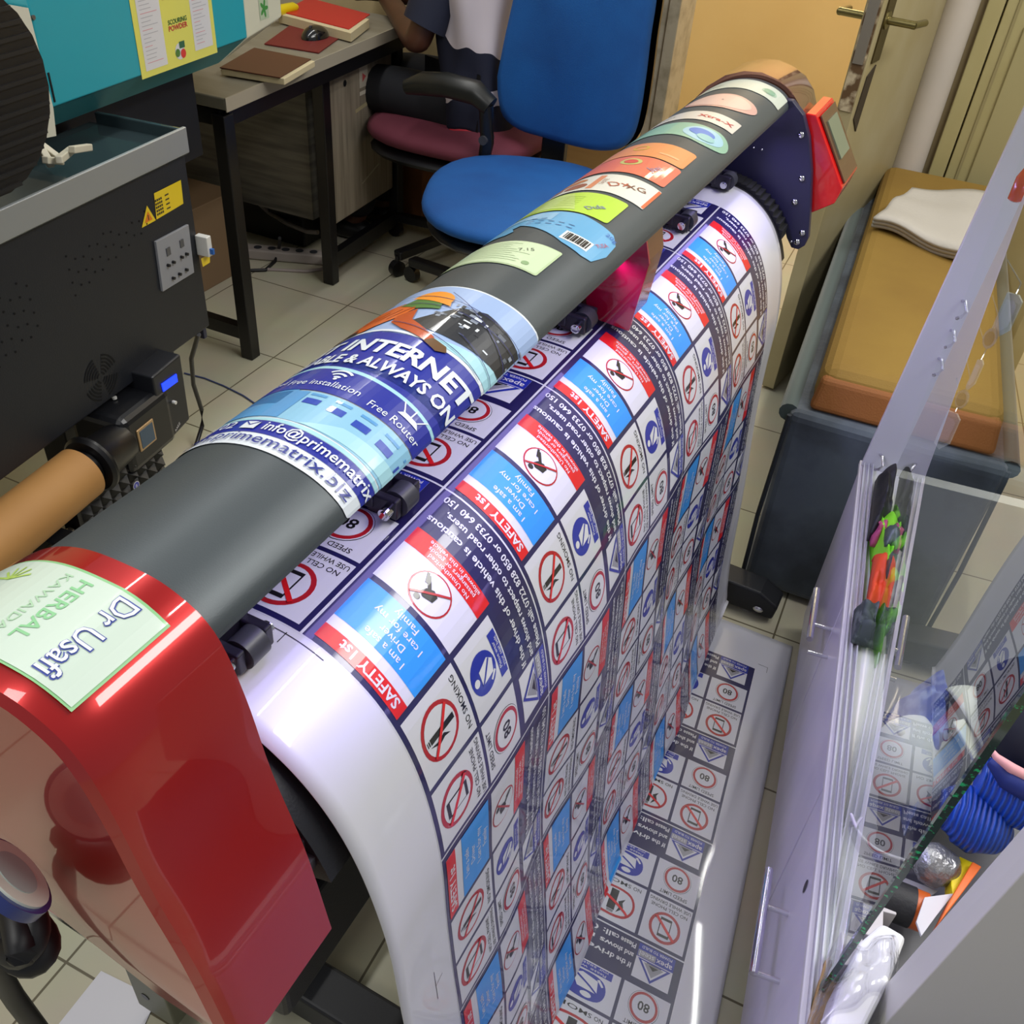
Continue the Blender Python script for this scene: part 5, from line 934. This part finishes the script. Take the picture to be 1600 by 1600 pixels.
# silver pouch
bundle('silver_pouch', [az(1425, 1330, .52), az(1450, 1345, .525), az(1475, 1362, .52), az(1490, 1378, .515)], [.010, .024, .024, .010], mat('silver_crinkled_film', '#8f8f92', .25, .6, bump=(90, 1.0)), 'crinkled silver grey pouch between blue gloves and black cylinder', 'pouch')
# clear visor strip
vs2 = thing('clear_visor', 'curved clear plastic face strip lying beneath the white cap', 'visor', az(1385, 1310, .5))
P_ = [az(1330, 1272, .53), az(1345, 1305, .535), az(1375, 1330, .535), (az(1415, 1345, .53)), az(1450, 1362, .52)]; PD2 = dense(P_, 6); mb = MB(); n = len(PD2); mb.add([tuple(p) for p in PD2]+[(p[0]+.006, p[1]+.004, p[2]-.035) for p in PD2], [(i, i+1, n+i+1, n+i) for i in range(n-1)])
put('strip', mb, film('clear_plastic', '#b4b0bc', 1, 4, .05), vs2, fix=False); put('rim', MB().tube([tuple(p) for p in PD2], .002, 8), mat('pale_rim', '#b8b4c0', .2), vs2, smooth=50); cc = P_[2]; put('blue_stud', MB().sph((cc[0], cc[1]-.002, cc[2]-.008), .006, n=12, m=8), P_DB, vs2, smooth=60)
# black and orange cylinder
cy = thing('black_orange_tube', 'black rubber roller with orange end lying behind the green glass edge', 'roller', az(1410, 1410, .51))
c0_, c1_, c2_ = Vector(az(1358, 1392, .505)), Vector(az(1424, 1418, .505)), Vector(az(1444, 1426, .505)); put('black_sleeve', MB().cyl(c0_, c1_, .0225, 32), mat('rubber_sleeve', '#17171b', .6, bump=(200, .2)), cy, smooth=40); put('orange_end', MB().cyl(c1_, c2_, .0215, 32), mat('burnt_orange', '#b5541a', .4), cy, smooth=40)
# yellow and orange item
def slab(name, pts, z, h, m, parent=None, **k): q = [az(u, v, z) for u, v in pts]; n = len(q); return put(name, MB().add([(p[0], p[1], z-h) for p in q]+q, [list(range(n)), list(range(2*n-1, n-1, -1))]+[(i, i+n, (i+1) % n+n, (i+1) % n) for i in range(n)]), m, parent, **k)
yo = thing('yellow_orange_pack', 'yellow and orange pack poking out behind the near end board', 'pack', az(1510, 1390, .52))
slab('yellow_face', ((1487, 1352), (1500, 1338), (1530, 1352), (1518, 1372), (1490, 1404), (1486, 1380)), .53, .02, mat('bright_yellow', '#e8d416', .4), yo, bevel=.001); slab('orange_face', ((1520, 1346), (1534, 1354), (1500, 1400), (1466, 1444), (1488, 1400)), .54, .02, mat('bright_orange', '#e0661a', .4), yo, bevel=.001)
wpz = slab('white_paper_sheet', ((1432, 1440), (1445, 1402), (1490, 1396), (1462, 1432), (1440, 1462)), .53, .003, mat('paper_white', '#c4c2c6', .6)); tag(wpz, 'curled white paper between the black roller and the orange pack', 'paper')
wcard = slab('printed_card', ((1415, 1372), (1465, 1392), (1448, 1404), (1400, 1385)), .50, .003, mat('paper_white', '#c4c2c6', .6)); tag(wcard, 'white card sticking out beneath the silver pouch', 'card')
# wrapped white block
wr = thing('wrapped_white_stack', 'stack of white sheets in crinkled clear wrap at the near end of the case', 'packet', az(1370, 1520, .5))
slab('white_stack', ((1345, 1470), (1380, 1440), (1418, 1462), (1392, 1530), (1352, 1610), (1290, 1610), (1310, 1540)), .525, .05, mat('stack_white', '#e4e4e6', .5), wr, bevel=.006)
wf = film('clear_wrap', '#f6f6f8', .8, 5, .15); nt = wf.node_tree; tc = nt.nodes.new('ShaderNodeTexCoord'); vo = nt.nodes.new('ShaderNodeTexNoise'); vo.inputs['Scale'].default_value = 45; vo.inputs['Detail'].default_value = 3; bp = nt.nodes.new('ShaderNodeBump'); bp.inputs['Strength'].default_value = 1; bp.inputs['Distance'].default_value = .01; nt.links.new(tc.outputs['Object'], vo.inputs[0]); nt.links.new(vo.outputs[0], bp.inputs['Height'])
for nd in list(nt.nodes):
    if nd.bl_idname == 'ShaderNodeBsdfGlossy': nt.links.new(bp.outputs[0], nd.inputs['Normal'])
    if nd.bl_idname == 'ShaderNodeVectorMath': nt.links.new(bp.outputs[0], nd.inputs[1])
clothy('clear_wrap', ((1325, 1460), (1415, 1428), (1425, 1560), (1270, 1620)), .536, .05, wf, '', '', seed=8, amp=.004, parent=wr)
# small boxes with round marks
for i, (u, v, ro) in enumerate(((1338, 1418, .2), (1318, 1455, .1), (1287, 1500, .25))):
    c = Vector(az(u, v, .49))+Vector((.022, .01, 0)); lab = ('small white carton with round mark just behind the green glass edge, farthest of its row', 'small white carton with round mark, middle of the row behind the glass edge', 'small white carton with round mark, nearest of the row behind the glass edge')[i]
    t = thing('small_carton', lab, 'box', (c.x, c.y, ZB), ro, 'small cartons by the glass edge'); mb = MB(); w2, d2 = .011, .018; pts = [Matrix.Rotation(ro, 3, 'Z') @ Vector(p) for p in ((-w2, -d2, 0), (w2, -d2, 0), (w2, d2, 0), (-w2, d2, 0))]
    put('carton', mb.hexa([(c.x+p.x, c.y+p.y, ZB) for p in pts], [(c.x+p.x, c.y+p.y, .515) for p in pts]), mat('carton_white', '#b9b4b4', .5), t, bevel=.001)
    A_ = Art(); A_.ring(0, 0, .006, .0014, P_BLK, 1, 16); A_.disc(0, 0, .0022, P_BLK, 1, 10)
    d = Matrix.Rotation(ro, 3, 'Z') @ Vector((-w2-.0006, 0, 0)); ux = Matrix.Rotation(ro, 3, 'Z') @ Vector((0, -1, 0)); art_obj('round_mark', A_, flat((c.x+d.x, c.y+d.y, .497), ux, (0, 0, 1), t), t)
kb = slab('kraft_sheet', ((1290, 1500), (1330, 1470), (1345, 1480), (1300, 1560), (1275, 1610), (1262, 1600)), .475, .010, mat('kraft_sheet_m', '#a88a58', .7)); tag(kb, 'brown card strip beneath the wrapped white stack', 'card')
# safety vests at the far end
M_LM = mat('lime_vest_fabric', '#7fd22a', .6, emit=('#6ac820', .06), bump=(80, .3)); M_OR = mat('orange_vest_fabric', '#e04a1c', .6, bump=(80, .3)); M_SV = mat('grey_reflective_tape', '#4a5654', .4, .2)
lv = thing('lime_safety_vest', 'folded lime green safety vest with dark reflective bands at far end of case', 'vest', az(1405, 830, .5))
clothy('vest_fabric', ((1372, 775), (1412, 760), (1420, 900), (1385, 1000)), .52, .06, M_LM, '', '', seed=4, parent=lv, amp=.008)
clothy('vest_fold', ((1390, 850), (1425, 800), (1415, 940), (1392, 960)), .535, .03, M_LM, '', '', seed=6, parent=lv, amp=.008)
for i, (a, b, c, d) in enumerate((((1392, 815), (1422, 800), (1420, 822), (1390, 842)), ((1390, 862), (1420, 850), (1418, 872), (1388, 890)), ((1395, 905), (1417, 895), (1412, 930), (1392, 940)))): clothy('reflective_band', (a, b, c, d), .545, .02, M_SV, '', '', seed=9+i, parent=lv, amp=.003, nu=6, nv=6)
clothy('orange_vest', ((1375, 850), (1392, 845), (1394, 930), (1362, 935)), .515, .04, M_OR, 'orange safety vest part lying against the lime vest', 'vest', seed=11, amp=.006)
clothy('grey_garment', ((1345, 925), (1380, 940), (1375, 985), (1340, 975)), .51, .04, mat('dark_grey_garment', '#3c4644', .7, noise=(40, '#6a7470', .5, .6)), 'dark grey crumpled garment in front of the orange vest', 'clothing', seed=12, amp=.006)
clothy('black_bag', ((1384, 720), (1402, 705), (1396, 790), (1372, 812)), .53, .05, mat('black_bag_fabric', '#16181c', .6), 'black bag standing between far post and lime vest', 'bag', seed=13, amp=.006)
clothy('pink_cloth', ((1370, 808), (1386, 806), (1384, 832), (1370, 834)), .51, .03, mat('pink_cloth_m', '#b04a72', .7), 'small pink cloth tucked beside the black bag', 'cloth', seed=14, amp=.004)
# badges hanging in a row beside the post
bad = [((1573, 492), 'hex', 'hexagonal white acrylic badge, uppermost of the hanging row beside the post'), ((1546, 529), 'round', 'round chrome rimmed badge under the hexagonal one beside the post'), ((1523, 585), 'bar', 'thin rectangular white badge in the middle of the hanging row'), ((1502, 624), 'round', 'round chrome rimmed badge below the thin rectangular one'), ((1480, 672), 'rect', 'cut-corner white acrylic badge, lowest of the hanging row')]
for (u, v), kd, lab in bad:
    c = Vector(ay(u, v, 1.50)); mb = MB(); w_ = {'hex': .014, 'round': .011, 'bar': .006, 'rect': .013}[kd]; h_ = {'hex': .034, 'round': .017, 'bar': .026, 'rect': .034}[kd]
    if kd == 'round': pts = [(w_*math.cos(t), h_*math.sin(t)) for t in np.linspace(0, 2*pi, 24, endpoint=False)]
    else: pts = [(-w_, -h_), (0, -h_*1.15), (w_, -h_*.6), (w_, h_*.8), (w_*.3, h_), (-w_, h_*.9)]
    n = len(pts); yv = .0; V1 = [(c.x+p[0]*.8, c.y-p[0]*.6, c.z+p[1]) for p in pts]; V2 = [(x+.002, y+.003, z) for x, y, z in V1]
    t = thing('hanging_badge', lab, 'badge', tuple(c), 0, 'acrylic badges beside the case post')
    put('plate', mb.add(V1+V2, [list(range(n)), list(range(2*n-1, n-1, -1))]+[(i, i+n, (i+1) % n+n, (i+1) % n) for i in range(n)]), mat('badge_acrylic', '#cfcbc4', .15, coat=.5) if kd != 'round' else mat('chrome_badge', '#c8c6d4', .15, .8), t)
    put('face', MB().add([(c.x+(x-c.x)*.7-.0006, c.y+(y-c.y)*.7-.0008, c.z+(z-c.z)*.7) for x, y, z in V1], [list(range(n))]), mat('badge_face', '#8a6a58' if kd == 'rect' else '#d8d4d8', .4) if kd != 'round' else mat('badge_dark_mark', '#4a4a5c', .3), t)
    put('hook', MB().tube([(c.x, c.y, c.z+h_), (c.x+.003, c.y+.02, c.z+h_+.01), (.155, 1.60, c.z+h_+.012)], .0012, 6), M_CHROME, t, smooth=50)
for i, (u, v) in enumerate(((1505, 482), (1487, 528), (1468, 572), (1376, 722), (1364, 757))):
    c = Vector(ay(u, v, 1.585)); hk = put('wall_hook', MB().tube([(c.x-.004, 1.60, c.z+.006), (c.x, 1.585, c.z+.012), (c.x+.006, 1.575, c.z), (c.x+.001, 1.578, c.z-.012), (c.x-.004, 1.583, c.z-.018)], .003, 8), mat('hook_chrome', '#c0bec4', .2, .8), KC, smooth=50)
red_b = thing('red_capped_bottle', 'small orange bottle with dark cap at the right frame edge beside the post', 'bottle', ay(1592, 290, 1.5))
c = Vector(ay(1596, 290, 1.5)); put('bottle_body', MB().tube([tuple(c+Vector((0, 0, z))) for z in (-.022, -.02, .01, .018, .026)], [.008, .011, .011, .008, .005], 16), mat('orange_bottle', '#b0502e', .2, coat=.5), red_b, smooth=40)
put('bottle_cap', MB().cyl(tuple(c+Vector((0, 0, .026))), tuple(c+Vector((0, 0, .038))), .006, 12), M_BLACK, red_b, smooth=40)
